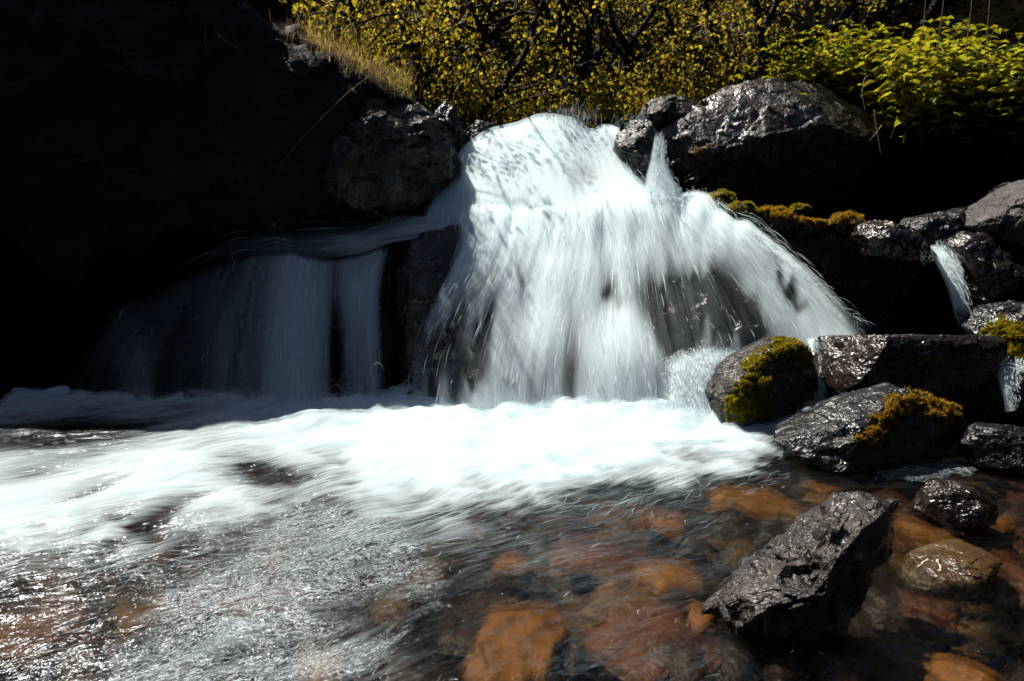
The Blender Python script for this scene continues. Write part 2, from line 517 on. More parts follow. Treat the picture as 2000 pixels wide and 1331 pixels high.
def rock_shape(outline, Y, df, db, seed=1, n=2.6, sub=6, amp=0.07, freq=3.0, lean=0.0, cuts=6, planes=(), center=None):
    pts = np.array([(p[0], p[1]) for p in outline], float)
    W = PY(pts[:, 0], pts[:, 1], Y)
    W = PY(pts[:, 0], pts[:, 1], Y + lean * (W[:, 2] - (W[:, 2].min() + W[:, 2].max()) / 2))
    X2, Z2 = W[:, 0], W[:, 2]
    if center is None:
        cx, cz = (X2.min() + X2.max()) / 2, (Z2.min() + Z2.max()) / 2
        cx = 0.5 * cx + 0.5 * X2.mean(); cz = 0.5 * cz + 0.5 * Z2.mean()
    else:
        c = PY(center[0], center[1], Y); cx, cz = c[0], c[2]
    th = np.linspace(-np.pi, np.pi, 721)
    r = np.zeros_like(th)
    m = len(X2)
    for k, a in enumerate(th):
        ca, sa = math.cos(a), math.sin(a)
        best = 0
        for i in range(m):
            x1, z1 = X2[i] - cx, Z2[i] - cz
            x2, z2 = X2[(i + 1) % m] - cx, Z2[(i + 1) % m] - cz
            ex, ez = x2 - x1, z2 - z1
            det = ca * (-ez) + sa * ex
            if abs(det) < 1e-12: continue
            tt = (x1 * (-ez) + z1 * ex) / det
            s = (ca * z1 - sa * x1) / det
            if tt > best and -1e-6 <= s <= 1 + 1e-6: best = tt
        r[k] = best
    D, F = ico(sub)
    rho = np.hypot(D[:, 0], D[:, 2])
    t = 1 / ((rho ** n + np.abs(D[:, 1]) ** n) ** (1 / n))
    ang = np.arctan2(D[:, 2], D[:, 0])
    R = np.interp(ang, th, r)
    yy = D[:, 1] * t
    P = np.stack([cx + R * rho * t * np.cos(ang), Y + np.where(yy < 0, df, db) * yy, cz + R * rho * t * np.sin(ang)], -1)
    c = np.array([cx, Y, cz])
    size = float(np.sqrt((X2.max() - X2.min()) * (Z2.max() - Z2.min())))
    rs = np.random.RandomState(seed)
    P[:, 1] += lean * (P[:, 2] - cz)
    for pl in planes:
        nn = np.array(pl[:3], float); nn /= np.linalg.norm(nn)
        o = pl[3]
        d = (P - c) @ nn - o * size
        P = P - nn * (np.maximum(d, 0) * 0.93)[:, None]
    for k in range(cuts):
        nn = np.array([rs.uniform(-0.8, 0.8), -rs.uniform(0.5, 1), rs.uniform(-0.5, 0.9)]); nn /= np.linalg.norm(nn)
        pr = (P - c) @ nn
        d = pr - np.max(pr) * rs.uniform(0.72, 0.9)
        P = P - nn * (np.maximum(d, 0) * 0.85)[:, None]
    P = roughen(P, c, size, amp, seed, freq)
    return P, F, c, size

ROCK_GEO = {}
def rock(name, label, cat, mat, outline, Y, df, db, group=None, **kw):
    P, F, c, size = rock_shape(outline, Y, df, db, **kw)
    base = np.array([c[0], Y, P[:, 2].min()])
    o = mesh_obj(name, P, F, mat, loc=base)
    tag(o, label, cat, group)
    ROCK_GEO[o.name] = (P, F)
    return o

def tri_normals(P, F):
    a, b, c = P[F[:, 0]], P[F[:, 1]], P[F[:, 2]]
    n = np.cross(b - a, c - a); ar = np.linalg.norm(n, axis=1)
    return n / (ar[:, None] + 1e-12), ar / 2

def moss(o, polys, mat, count, size=0.011, seed=1, up=-0.2, label=None):
    """tufts of moss rooted on the rock's skin where the photo shows them"""
    P, F = ROCK_GEO[o.name]
    n, ar = tri_normals(P, F)
    cen = P[F].mean(1)
    u, v = project(cen)
    wob = 16 * perlin(cen * 20 + 4) + 10 * perlin(cen * 55 + 9)
    wgt = np.zeros(len(F))
    for poly in polys:
        wgt = np.maximum(wgt, sstep(-12, 26, poly_sdf(u, v, poly) + wob) ** 1.5)
    keep = wgt > 0.02
    view = np.array([0, 0, CAM_H]) - cen
    keep &= ((n * view).sum(1) > -0.02) & (n[:, 2] > up)
    idx = np.where(keep)[0]
    if len(idx) == 0:
        print("no moss place on", o.name); return
    rs = np.random.RandomState(seed); count = int(count * 1.6); size = size * 0.72
    pick = idx[rs.choice(len(idx), count, p=(ar * wgt)[idx] / (ar * wgt)[idx].sum())]
    a = rs.rand(count, 1); b = rs.rand(count, 1); f = (a + b) > 1
    a = np.where(f, 1 - a, a); b = np.where(f, 1 - b, b)
    p0 = P[F[pick, 0]]; q = p0 + a * (P[F[pick, 1]] - p0) + b * (P[F[pick, 2]] - p0)
    nn = n[pick]
    clump = 0.5 + 1.1 * np.clip(perlin(q * 30)[:, None] + 0.45, 0, 1.2)
    V, FF = [], []
    for k in range(3):
        d = nn + rs.normal(size=(count, 3)) * 0.55 + np.array([0, 0, 0.35]); d /= np.linalg.norm(d, axis=1)[:, None]
        s = np.cross(d, rs.normal(size=(count, 3))); s /= np.linalg.norm(s, axis=1)[:, None] + 1e-9
        L = size * clump * rs.uniform(0.7, 1.6, (count, 1)); w = size * rs.uniform(0.22, 0.45, (count, 1))
        base = q - nn * 0.003
        tri = np.stack([base - s * w, base + s * w, base + d * L * 1.4 + s * w * 0.5, base + d * L * 1.5 - s * w * 0.4], 1)
        V.append(tri.reshape(-1, 3))
    V = np.concatenate(V)
    FF = np.arange(len(V)).reshape(-1, 4)
    m = mesh_obj("moss", V, FF, mat, parent=o, loc=o.location, smooth=False)
    if label: m["label"] = label

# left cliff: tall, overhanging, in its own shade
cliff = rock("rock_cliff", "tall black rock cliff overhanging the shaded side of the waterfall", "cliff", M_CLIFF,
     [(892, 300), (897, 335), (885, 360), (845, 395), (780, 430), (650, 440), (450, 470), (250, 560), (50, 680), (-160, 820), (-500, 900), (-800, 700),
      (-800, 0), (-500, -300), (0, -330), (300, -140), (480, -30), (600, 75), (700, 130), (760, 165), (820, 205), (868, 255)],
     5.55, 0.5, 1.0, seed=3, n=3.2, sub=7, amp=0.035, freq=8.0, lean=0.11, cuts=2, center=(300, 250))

rock("rock_outcrop", "rounded outcrop with painted pale blue grey sheen ending the cliff beside the crest", "rock", M_SHEEN_PAINT,
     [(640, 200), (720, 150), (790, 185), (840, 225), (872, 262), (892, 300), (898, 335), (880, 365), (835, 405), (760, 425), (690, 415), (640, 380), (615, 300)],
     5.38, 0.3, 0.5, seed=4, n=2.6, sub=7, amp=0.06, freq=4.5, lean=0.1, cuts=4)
rock("cliff_foot_rock", "smooth dark shaded rock beside the bright curtain of water", "rock", M_BLACK,
     [(790, 500), (800, 470), (840, 450), (895, 440), (930, 470), (930, 560), (880, 640), (830, 760), (800, 800), (770, 780), (765, 640), (772, 540)],
     4.85, 0.16, 0.4, seed=11, n=2.2, amp=0.03, cuts=2, lean=0.25)

rock("lip_rock", "small pale edged rock just behind the crest of the waterfall", "rock", M_BOULDER,
     [(888, 285), (905, 258), (935, 236), (965, 243), (992, 262), (985, 290), (900, 300)], 5.95, 0.2, 0.3, seed=21, cuts=3)
rock("crest_stone", "small amber stone at the crest where the water rises", "rock", M_RUST,
     [(982, 262), (995, 250), (1010, 252), (1014, 270), (1000, 282), (985, 280)], 5.95, 0.06, 0.1, seed=22, cuts=3, sub=5)
rock("stump_rock", "dark upright rock between cliff and crest", "rock", M_BLACK,
     [(850, 225), (870, 195), (888, 215), (905, 250), (912, 300), (880, 330), (850, 280)], 5.75, 0.15, 0.3, seed=23, cuts=3)

rock("wedge_rock", "wet wedge of rock splitting the small chute from the fall", "rock", M_BLACK,
     [(1198, 290), (1208, 262), (1232, 232), (1262, 236), (1284, 262), (1280, 310), (1262, 370), (1235, 350), (1212, 320)],
     5.45, 0.2, 0.4, seed=31, lean=0.35, cuts=5)
rock("rear_rock", "brown flat topped rock behind the large boulder", "rock", M_BOULDER,
     [(1250, 230), (1262, 200), (1300, 190), (1340, 195), (1372, 212), (1360, 250), (1320, 262), (1270, 255)], 6.0, 0.25, 0.4, seed=32, lean=0.3)
boulder = rock("boulder", "large dark boulder with glinting wet face above the moss ledge", "boulder", M_BOULDER,
     [(1288, 262), (1330, 228), (1400, 190), (1470, 165), (1540, 152), (1600, 165), (1660, 205), (1720, 245), (1745, 290), (1735, 350), (1690, 410), (1560, 430), (1440, 410), (1370, 370), (1320, 340), (1292, 305)],
     5.75, 0.3, 0.6, seed=36, sub=7, n=2.6, amp=0.06, freq=4.5, lean=0.55, cuts=6, planes=[(0.15, -0.9, -0.42, 0.16)])
moss(boulder, [[(1300, 300), (1350, 290), (1500, 300), (1520, 345), (1440, 350), (1360, 330)]], M_MOSSO, 900, 0.008, 5, label="sparse amber moss on the boulder's lower edge")

# dark right bank
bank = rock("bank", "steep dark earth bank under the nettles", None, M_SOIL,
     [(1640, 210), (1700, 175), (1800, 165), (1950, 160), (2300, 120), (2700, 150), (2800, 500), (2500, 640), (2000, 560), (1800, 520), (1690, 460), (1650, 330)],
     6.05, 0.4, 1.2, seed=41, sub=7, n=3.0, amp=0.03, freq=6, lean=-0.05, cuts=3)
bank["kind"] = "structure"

led = rock("dark_ledge", "black undercut ledge rock beside the fan of water", "ledge", M_BLACK,
     [(1425, 425), (1480, 425), (1540, 432), (1600, 442), (1660, 430), (1720, 447), (1800, 480), (1840, 560), (1850, 660), (1780, 740), (1720, 690), (1650, 605), (1570, 528), (1490, 470)],
     5.05, 0.12, 0.7, seed=43, sub=7, n=3.2, amp=0.03, freq=5, lean=0.05, cuts=3)

def mossy(name, label, outl, Y, seed, polys, cnt, mat=M_MOSS, rm=M_BLACK, df=0.12, db=0.25, **kw):
    o = rock(name, label, "rock", rm, outl, Y, df, db, seed=seed, **kw)
    moss(o, polys, mat, cnt, 0.01, seed)
    return o
mossy("mossy_rock", "low moss capped rock touching the edge of the white plateau", [(1358, 402), (1375, 388), (1410, 374), (1430, 380), (1442, 395), (1430, 420), (1380, 418)], 5.1, 51,
      [[(1355, 400), (1375, 386), (1410, 372), (1432, 378), (1445, 396), (1425, 392), (1400, 390)]], 1200)
mossy("mossy_rock", "round moss capped hump, first on the ledge after the white plateau", [(1398, 425), (1410, 405), (1440, 395), (1468, 398), (1484, 415), (1480, 450), (1430, 455)], 5.02, 52,
      [[(1395, 425), (1408, 402), (1440, 392), (1470, 396), (1487, 418), (1470, 418), (1440, 410), (1412, 425)]], 1500)
mossy("mossy_rock", "long moss covered hump sloping along the middle of the ledge", [(1478, 430), (1490, 408), (1520, 405), (1545, 420), (1580, 430), (1620, 432), (1625, 460), (1560, 465), (1490, 460)], 5.0, 53,
      [[(1476, 432), (1488, 405), (1520, 402), (1548, 418), (1625, 430), (1625, 440), (1560, 440), (1520, 426), (1492, 436)]], 2200, M_MOSSO)
mossy("mossy_rock", "tiny moss cushion set behind the ledge", [(1543, 418), (1552, 402), (1575, 400), (1582, 410), (1570, 425)], 5.2, 54,
      [[(1540, 420), (1550, 400), (1577, 398), (1585, 412), (1565, 420)]], 600, df=0.06, db=0.08, sub=5)
mossy("mossy_rock", "small moss capped knob at the far end of the ledge", [(1618, 440), (1635, 420), (1660, 415), (1685, 425), (1690, 450), (1640, 460)], 4.98, 55,
      [[(1615, 440), (1633, 418), (1660, 413), (1686, 424), (1660, 428), (1635, 436)]], 800, M_MOSSO, df=0.1, db=0.15)

rock("shore_rock", "low brown wet rock with pale top at the end of the moss ledge", "rock", M_SLAB,
     [(1678, 460), (1690, 440), (1720, 432), (1760, 445), (1800, 465), (1830, 500), (1800, 520), (1700, 500)], 4.6, 0.2, 0.3, seed=61, lean=0.4)
rock("shore_rock", "shiny black wet rock right above the side trickle", "rock", M_BLACK,
     [(1768, 450), (1790, 425), (1830, 418), (1880, 408), (1905, 425), (1890, 470), (1830, 485), (1785, 478)], 4.75, 0.2, 0.3, seed=62, lean=0.5)
rock("shore_rock", "large dry grey rock leaning above the orange stained rock", "rock", M_GREY,
     [(1890, 440), (1920, 405), (1960, 385), (2010, 350), (2120, 340), (2160, 460), (2060, 540), (1990, 500), (1930, 470)], 4.55, 0.25, 0.5, seed=63, sub=7, lean=0.35, amp=0.05)
rock("shore_rock", "orange stained wet rock beside the side trickle", "rock", M_SLAB,
     [(1852, 480), (1870, 458), (1910, 452), (1950, 490), (2000, 540), (2010, 600), (1950, 620), (1900, 590), (1880, 530)], 4.45, 0.2, 0.4, seed=64, lean=0.3)
ro = rock("shore_rock", "half moss covered rock behind the end of the slab", "rock", M_BLACK,
     [(1895, 640), (1930, 605), (1980, 590), (2040, 590), (2110, 640), (2100, 720), (2000, 720), (1930, 715)], 4.1, 0.2, 0.3, seed=65, lean=0.3)
moss(ro, [[(1915, 640), (1960, 625), (2060, 625), (2060, 710), (1940, 708)]], M_MOSS, 3500, 0.011, 7)

rock("slab", "long flat topped brown slab with a black front face", "slab", M_SLAB,
     [(1588, 700), (1610, 670), (1650, 632), (1700, 632), (1780, 640), (1880, 645), (1940, 655), (1938, 690), (1910, 730), (1880, 765), (1760, 790), (1650, 775), (1605, 740)],
     4.0, 0.25, 0.32, seed=66, sub=7, n=4.0, amp=0.02, freq=6, lean=-0.12, cuts=0, planes=[(0, 0.18, 1, 0.2), (-1, -0.25, 0.45, 0.45)])

mr = rock("mossy_rock", "wet rock with thick golden moss at the foot of the fan", "rock", M_BOULDER,
     [(1388, 770), (1405, 735), (1440, 705), (1490, 672), (1530, 662), (1575, 675), (1600, 730), (1600, 790), (1560, 825), (1470, 835), (1400, 820)],
     4.0, 0.3, 0.35, seed=67, sub=7, n=2.6, amp=0.05, lean=0.25, cuts=2, planes=[(0.5, -0.86, 0.0, 0.17)])
moss(mr, [[(1452, 715), (1480, 692), (1510, 680), (1520, 665), (1560, 668), (1580, 690), (1585, 705), (1570, 715), (1545, 705), (1530, 690), (1500, 702), (1475, 725), (1500, 745), (1505, 790), (1500, 825), (1425, 815), (1418, 790), (1440, 750), (1462, 735)]], M_MOSS, 7000, 0.012, 9, -0.5)
gr = rock("glinting_rock", "sloping rock with sparkling wet face and amber moss on its ridge", "rock", M_BLACK,
     [(1515, 862), (1560, 838), (1620, 800), (1700, 775), (1760, 757), (1820, 772), (1880, 800), (1900, 840), (1890, 900), (1780, 940), (1660, 935), (1600, 905), (1540, 885)],
     3.35, 0.32, 0.35, seed=68, sub=7, n=2.4, amp=0.05, freq=4, lean=0.35, cuts=3, planes=[(0.35, -0.93, 0.0, 0.2)])
moss(gr, [[(1745, 775), (1790, 768), (1840, 785), (1878, 800), (1875, 822), (1830, 815), (1780, 800), (1750, 830), (1700, 870), (1678, 865), (1700, 830)]], M_MOSSO, 3800, 0.011, 10, -0.4)

rock("shore_rock", "dark low rock at the water's edge past the glinting rock", "rock", M_BLACK,
     [(1890, 870), (1930, 835), (1990, 840), (2050, 850), (2060, 900), (1980, 915), (1900, 905)], 3.2, 0.15, 0.2, seed=71)
rock("shore_rock", "dark rock shelf carrying the thin trickle", "rock", M_BLACK,
     [(1880, 740), (1940, 725), (2060, 725), (2100, 800), (2000, 815), (1900, 805)], 3.95, 0.2, 0.35, seed=72, n=3.2)

fr_ = rock("foreground_rock", "jagged dark rock standing out of the clear shallows", "rock", M_BOULDER,
     [(1403, 1215), (1440, 1150), (1520, 1090), (1590, 1030), (1660, 985), (1715, 970), (1745, 1000), (1752, 1040), (1735, 1090), (1705, 1150), (1660, 1215), (1560, 1265), (1470, 1295), (1425, 1270)],
     1.93, 0.2, 0.2, seed=73, sub=7, n=2.3, amp=0.125, freq=4.2, lean=0.5, cuts=3, planes=[(0.62, -0.76, 0.0, 0.19), (0.1, -0.95, -0.15, 0.26)])

rock("stone", "wet red brown stone poking out beside the veined stone", "stone", M_SLAB,
     [(1800, 1005), (1815, 970), (1850, 952), (1900, 952), (1930, 975), (1925, 1010), (1860, 1030)], 2.6, 0.12, 0.15, seed=74)
vs = rock("stone", "smooth tan stone with a pale vein rising just above the water", "stone", M_TAN,
     [(1775, 1095), (1795, 1062), (1850, 1036), (1910, 1022), (1945, 1040), (1935, 1085), (1880, 1120), (1800, 1125)], 2.22, 0.12, 0.15, seed=75, amp=0.06, cuts=4, lean=0.8)

def skin_line(o, pts, r, mat, name):
    P, F = ROCK_GEO[o.name]
    u, v = project(P); fr = P[:, 1] < P[:, 1].mean() + 0.06
    path = []
    for (a, b) in smooth_path(np.array(pts, float), 14):
        dd = np.where(fr, np.hypot(u - a, v - b), 1e9); path.append(P[np.argsort(dd)[:4]].mean(0))
    V, F2 = tube(smooth_path(np.array(path), 40), r * (1.2 + 0.5 * np.sin(np.arange(40) * 0.7) + 0.3 * np.sin(np.arange(40) * 1.9)), 6)
    mesh_obj(name, V, F2, mat, parent=o, loc=o.location)
M_QUARTZ = rock_mat("white_quartz", (0.4, 0.36, 0.3), (0.5, 0.46, 0.4), (0.6, 0.56, 0.5), (0.4, 0.7), 0.3, 0.4, 60)
skin_line(vs, [(1836, 1050), (1841, 1064), (1840, 1078), (1835, 1092)], 0.003, M_QUARTZ, "white_vein")
skin_line(vs, [(1788, 1088), (1792, 1072), (1804, 1058), (1818, 1050)], 0.0024, M_QUARTZ, "white_vein")

vs.location.z -= 0.085

# ------------------------------------------------------------------ falling water
def fall_grid(guides, nu, nv):
    """guides: list of streamlines, each [(px, py, Y), ...]; returns pixel and world grids"""
    G = np.array([smooth_path(np.array(g, float), nv) for g in guides])      # k, nv, 3
    k = len(G)
    s = np.linspace(0, k - 1, nu)
    out = np.zeros((nu, nv, 3))
    for v in range(nv):
        out[:, v] = smooth_path(G[:, v], nu) if k > 2 else G[0, v] + (G[1, v] - G[0, v]) * np.linspace(0, 1, nu)[:, None]
    # uneven ledge at the plateau
    gx, gy = out[..., 0], out[..., 1]
    right = sstep(860, 930, gx)
    out[..., 1] = gy + right * (20 * perlin(np.stack([gx / 95, 0 * gx + 3.3, 0 * gx], -1)) + 10 * perlin(np.stack([gx / 32, 0 * gx + 9.1, 0 * gx], -1))) * np.exp(-((gy - 425) / 40) ** 2)
    W = PY(out[..., 0], out[..., 1], out[..., 2])
    return out, W

def blob(px, py, cx, cy, rx, ry, ang=0.0):
    a = math.radians(ang); c, s = math.cos(a), math.sin(a)
    x, y = px - cx, py - cy
    u = (x * c + y * s) / rx; v = (-x * s + y * c) / ry
    return np.exp(-(u * u + v * v))

def waterfall(name, label, guides, dens, nu=200, nv=120, layers=3, thick=0.05, strands=3000, seed=1, edge=0.06, top=0.0, bot=0.0, bump=1.0):
    G, W = fall_grid(guides, nu, nv)
    px, py = G[..., 0], G[..., 1]
    u = np.linspace(0, 1, nu)[:, None] + 0 * px; v = np.linspace(0, 1, nv)[None] + 0 * px
    d = dens(px, py, u, v)
    if edge: d = d * sstep(0, edge, u) * sstep(1, 1 - edge, u)
    if top: d = d * sstep(0, top, v)
    if bot: d = d * sstep(1, 1 - bot, v)
    du = np.linalg.norm(np.diff(W, axis=0), axis=-1).mean() * (nu - 1)
    dv = np.linalg.norm(np.diff(W, axis=1), axis=-1).mean() * (nv - 1)
    nrm = np.cross(np.gradient(W, axis=1), np.gradient(W, axis=0)); nrm /= np.linalg.norm(nrm, axis=-1)[..., None] + 1e-9
    nrm = np.where((nrm[..., 1:2] > 0), -nrm, nrm)
    base = W.reshape(-1, 3)[np.argmin(W[..., 2])]
    root = empty(name, base, label, "waterfall")
    for k in range(layers):
        lump = bump * 0.026 * perlin(np.stack([u * du * 5 + seed, v * dv * 1.0 + k, 0 * u + seed * 3 + k * 5], -1)) + bump * 0.003 * perlin(np.stack([u * du * 22, v * dv * 1.6 + k, 0 * u + k * 5], -1))
        V = W + nrm * (thick * k / max(layers - 1, 1) + lump)[..., None]
        mesh_obj("veil", V.reshape(-1, 3), grid_faces(nu, nv), M_FALL[k % 3], parent=root, loc=base,
                 uv=np.stack([u * du + k * 3.3, v * dv], -1).reshape(-1, 2), attrs={"dens": (d * (1.0, 0.55, 0.4)[k]).ravel()})
    # individual threads of water thrown clear of the veil
    rs = np.random.RandomState(seed)
    npt = 9
    us = rs.rand(strands * 3); vs_ = rs.rand(strands * 3)
    iu = (us * (nu - 1)).astype(int); iv = (vs_ * (nv - 1)).astype(int)
    keep = rs.rand(len(us)) < np.clip(d[iu, iv] * 1.1 + 0.02, 0, 1) * (d[iu, iv] > 0.05)
    us, vs_ = us[keep][:strands], vs_[keep][:strands]
    n = len(us)
    L = rs.uniform(0.03, 0.16, n)
    t = np.linspace(0, 1, npt)[None]
    vv = np.clip(vs_[:, None] + L[:, None] * t, 0, 1); uu = np.clip(us[:, None] + 0.002 * rs.normal(size=(n, 1)) * t, 0, 1)
    a = uu * (nu - 1); b = vv * (nv - 1)
    a0 = np.minimum(a.astype(int), nu - 2); b0 = np.minimum(b.astype(int), nv - 2); fa = (a - a0)[..., None]; fb = (b - b0)[..., None]
    S = lambda A: A[a0, b0] * (1 - fa) * (1 - fb) + A[a0 + 1, b0] * fa * (1 - fb) + A[a0, b0 + 1] * (1 - fa) * fb + A[a0 + 1, b0 + 1] * fa * fb
    C = S(W) + S(nrm) * (thick + 0.005 + 0.03 * rs.rand(n, 1) ** 2)[..., None] + S(nrm) * (0.02 * np.sin(np.pi * t))[..., None]
    wid = (0.0004 + 0.0009 * rs.rand(n, 1) ** 3) * np.sin(np.pi * np.clip(t, 0.05, 0.97)) ** 0.6
    side = np.cross(S(nrm), np.gradient(C, axis=1)); side /= np.linalg.norm(side, axis=-1)[..., None] + 1e-9
    V = np.stack([C - side * wid[..., None], C + side * wid[..., None]], 2).reshape(-1, 3)
    i = (np.arange(n)[:, None] * npt + np.arange(npt - 1)[None]) * 2
    F = np.stack([i, i + 1, i + 3, i + 2], -1).reshape(-1, 4)
    o = mesh_obj("threads", V, F, M_STRAND, parent=root, loc=base)
    o["kind"] = "stuff"
    return root, G, W

LOW = [
    [(906, 414, 5.22), (900, 436, 5.02), (884, 520, 4.82), (842, 590, 4.65), (806, 680, 4.5), (792, 800, 4.33)],
    [(964, 406, 5.22), (960, 428, 5.02), (935, 520, 4.78), (893, 610, 4.6), (860, 700, 4.45), (845, 805, 4.3)],
    [(1032, 402, 5.22), (1030, 424, 5.02), (1003, 520, 4.78), (968, 610, 4.58), (943, 700, 4.4), (930, 810, 4.22)],
    [(1109, 398, 5.22), (1110, 420, 5.02), (1092, 515, 4.78), (1068, 610, 4.57), (1047, 700, 4.38), (1035, 815, 4.2)],
    [(1177, 396, 5.22), (1180, 418, 5.02), (1175, 515, 4.78), (1166, 610, 4.55), (1160, 700, 4.36), (1155, 815, 4.18)],
    [(1235, 392, 5.22), (1240, 414, 5.02), (1250, 510, 4.78), (1263, 610, 4.55), (1275, 700, 4.36), (1282, 815, 4.18)],
    [(1284, 389, 5.22), (1290, 411, 5.02), (1320, 508, 4.78), (1347, 600, 4.55), (1367, 690, 4.38), (1378, 808, 4.2)],
    [(1332, 386, 5.22), (1340, 408, 5.02), (1390, 488, 4.8), (1440, 568, 4.62), (1478, 640, 4.48), (1500, 720, 4.36)],
    [(1376, 386, 5.22), (1385, 408, 5.02), (1452, 468, 4.82), (1522, 545, 4.65), (1574, 620, 4.5), (1610, 705, 4.36)],
    [(1405, 396, 5.22), (1415, 418, 5.02), (1500, 470, 4.85), (1578, 532, 4.7), (1640, 596, 4.58), (1690, 655, 4.45)],
]
def dens_low(px, py, u, v):
    d = 1.75 - 1.13 * sstep(430, 600, py)
    rag = perlin(np.stack([px / 22, py / 130, 0 * px], -1)) * 26; rag2 = perlin(np.stack([px / 11, py / 160, 0 * px + 4], -1)) * 14
    d = d + 0.55 * blob(px, py, 960, 480, 90, 70) + 0.35 * blob(px, py, 1110, 520, 60, 120) + 0.5 * blob(px, py, 1200, 470, 60, 60)
    qx, qy = px + 0.3 * rag, py + 2.2 * rag + 1.5 * rag2
    for (x, y, rx, ry, a, w) in [
        (1012, 525, 14, 40, 15, 0.7), (940, 480, 12, 20, 60, 0.5), (1185, 530, 20, 62, 0, 0.6), (1190, 588, 26, 26, 10, 0.5),
        (1300, 570, 60, 75, -12, 0.7), (1390, 570, 56, 90, -25, 0.7), (1470, 640, 55, 60, -20, 0.5), (1320, 665, 45, 70, -15, 0.7), (1420, 505, 40, 60, -30, 0.45),
        (885, 640, 26, 80, 20, 0.5), (915, 720, 38, 80, 18, 0.5), (950, 640, 12, 80, 14, 0.45), (1045, 770, 14, 60, 4, 0.35), (1115, 720, 22, 110, 3, 0.45),
        (840, 720, 45, 90, 10, 0.45), (1520, 545, 18, 60, -30, 0.7), (1300, 470, 20, 40, -10, 0.3), (1560, 590, 12, 50, -35, 0.3)]:
        d = d - 1.07 * w * blob(qx, qy, x, y, rx, ry, a)
    d = d + 0.7 * blob(px, py, 1210, 695, 48, 85, -8) + 0.35 * blob(px, py, 1060, 640, 30, 130, 8) + 0.4 * blob(px, py, 1520, 600, 24, 80, -35) + 0.5 * blob(px, py, 1590, 660, 25, 50, -40)
    d = d + 0.5 * blob(px, py, 1600, 560, 12, 80, -48)
    return np.clip(d, 0.11, 1.6)
waterfall("waterfall", "broad white cascade fanning over the rounded rock into the pool", LOW, dens_low, 260, 150, 3, 0.06, 1300, 3, 0.05, 0.17, 0.0)

UP = [
    [(893, 300, 5.6), (872, 350, 5.45), (848, 398, 5.3), (822, 442, 5.1), (822, 497, 4.9)],
    [(950, 266, 5.75), (922, 312, 5.55), (900, 372, 5.3), (895, 440, 5.04), (895, 495, 4.9)],
    [(1010, 250, 5.8), (985, 298, 5.6), (960, 358, 5.32), (950, 436, 5.03), (950, 491, 4.9)],
    [(1060, 234, 5.8), (1045, 285, 5.62), (1030, 345, 5.32), (1026, 430, 5.03), (1026, 485, 4.9)],
    [(1110, 238, 5.8), (1104, 285, 5.62), (1098, 345, 5.32), (1095, 425, 5.03), (1095, 480, 4.9)],
    [(1150, 262, 5.75), (1152, 300, 5.6), (1160, 350, 5.32), (1165, 422, 5.03), (1165, 477, 4.9)],
    [(1185, 252, 5.7), (1200, 300, 5.52), (1215, 352, 5.3), (1235, 418, 5.03), (1235, 473, 4.9)],
    [(1212, 248, 5.6), (1222, 300, 5.5), (1252, 352, 5.28), (1310, 412, 5.02), (1310, 467, 4.9)],
]
def dens_up(px, py, u, v):
    d = 1.15 + 0 * px
    d = d - 0.55 * blob(px, py, 1135, 350, 45, 50) - 0.3 * blob(px, py, 1170, 330, 40, 60)
    d = d - 0.6 * blob(px, py, 900, 275, 30, 20) - 0.35 * blob(px, py, 1250, 340, 22, 50, -30) - 0.4 * sstep(415, 445, py) * (px < 900)
    return np.clip(d, 0, 1.3)
waterfall("waterfall", "thick upper tier of white water pouring over the crest", UP, dens_up, 180, 100, 3, 0.06, 400, 5, 0.05, 0.0, 0.28, 0.35)
waterfall("waterfall", "narrow chute of water between the wedge rock and the boulder",
          [[(1278, 255, 5.3), (1268, 310, 5.2), (1258, 350, 5.12), (1250, 400, 5.02)], [(1290, 252, 5.3), (1283, 310, 5.2), (1285, 350, 5.12), (1290, 400, 5.02)], [(1300, 256, 5.3), (1300, 310, 5.2), (1318, 350, 5.12), (1350, 402, 5.02)]],
          lambda px, py, u, v: 0.75 + 0.3 * v, 60, 60, 2, 0.03, 500, 6, 0.2, 0.2)
SH = [
    [(200, 610, 4.85), (165, 670, 4.7), (120, 740, 4.55), (70, 815, 4.4)],
    [(330, 560, 4.85), (290, 640, 4.68), (258, 720, 4.5), (230, 815, 4.35)],
    [(440, 510, 4.85), (405, 610, 4.65), (378, 710, 4.48), (362, 815, 4.33)],
    [(530, 492, 4.85), (503, 590, 4.65), (487, 700, 4.48), (480, 812, 4.32)],
    [(600, 500, 4.85), (590, 590, 4.65), (585, 700, 4.48), (580, 812, 4.32)],
    [(640, 505, 4.85), (634, 590, 4.65), (632, 700, 4.48), (630, 808, 4.32)],
    [(700, 495, 4.87), (690, 590, 4.67), (690, 700, 4.5), (696, 805, 4.34)],
    [(775, 470, 4.9), (752, 560, 4.7), (755, 680, 4.52), (762, 800, 4.36)],
]
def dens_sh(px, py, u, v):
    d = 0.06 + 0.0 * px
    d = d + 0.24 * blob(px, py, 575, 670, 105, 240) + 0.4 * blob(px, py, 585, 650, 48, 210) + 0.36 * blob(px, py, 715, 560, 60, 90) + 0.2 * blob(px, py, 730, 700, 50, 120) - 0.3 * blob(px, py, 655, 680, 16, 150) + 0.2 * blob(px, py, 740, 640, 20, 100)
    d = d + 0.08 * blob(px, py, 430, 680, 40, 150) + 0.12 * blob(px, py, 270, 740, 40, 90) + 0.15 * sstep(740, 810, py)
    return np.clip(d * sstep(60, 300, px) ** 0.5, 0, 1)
waterfall("waterfall", "dim shaded curtain of water falling under the cliff", SH, dens_sh, 200, 110, 3, 0.05, 250, 8, 0.06, 0.05, 0.0)
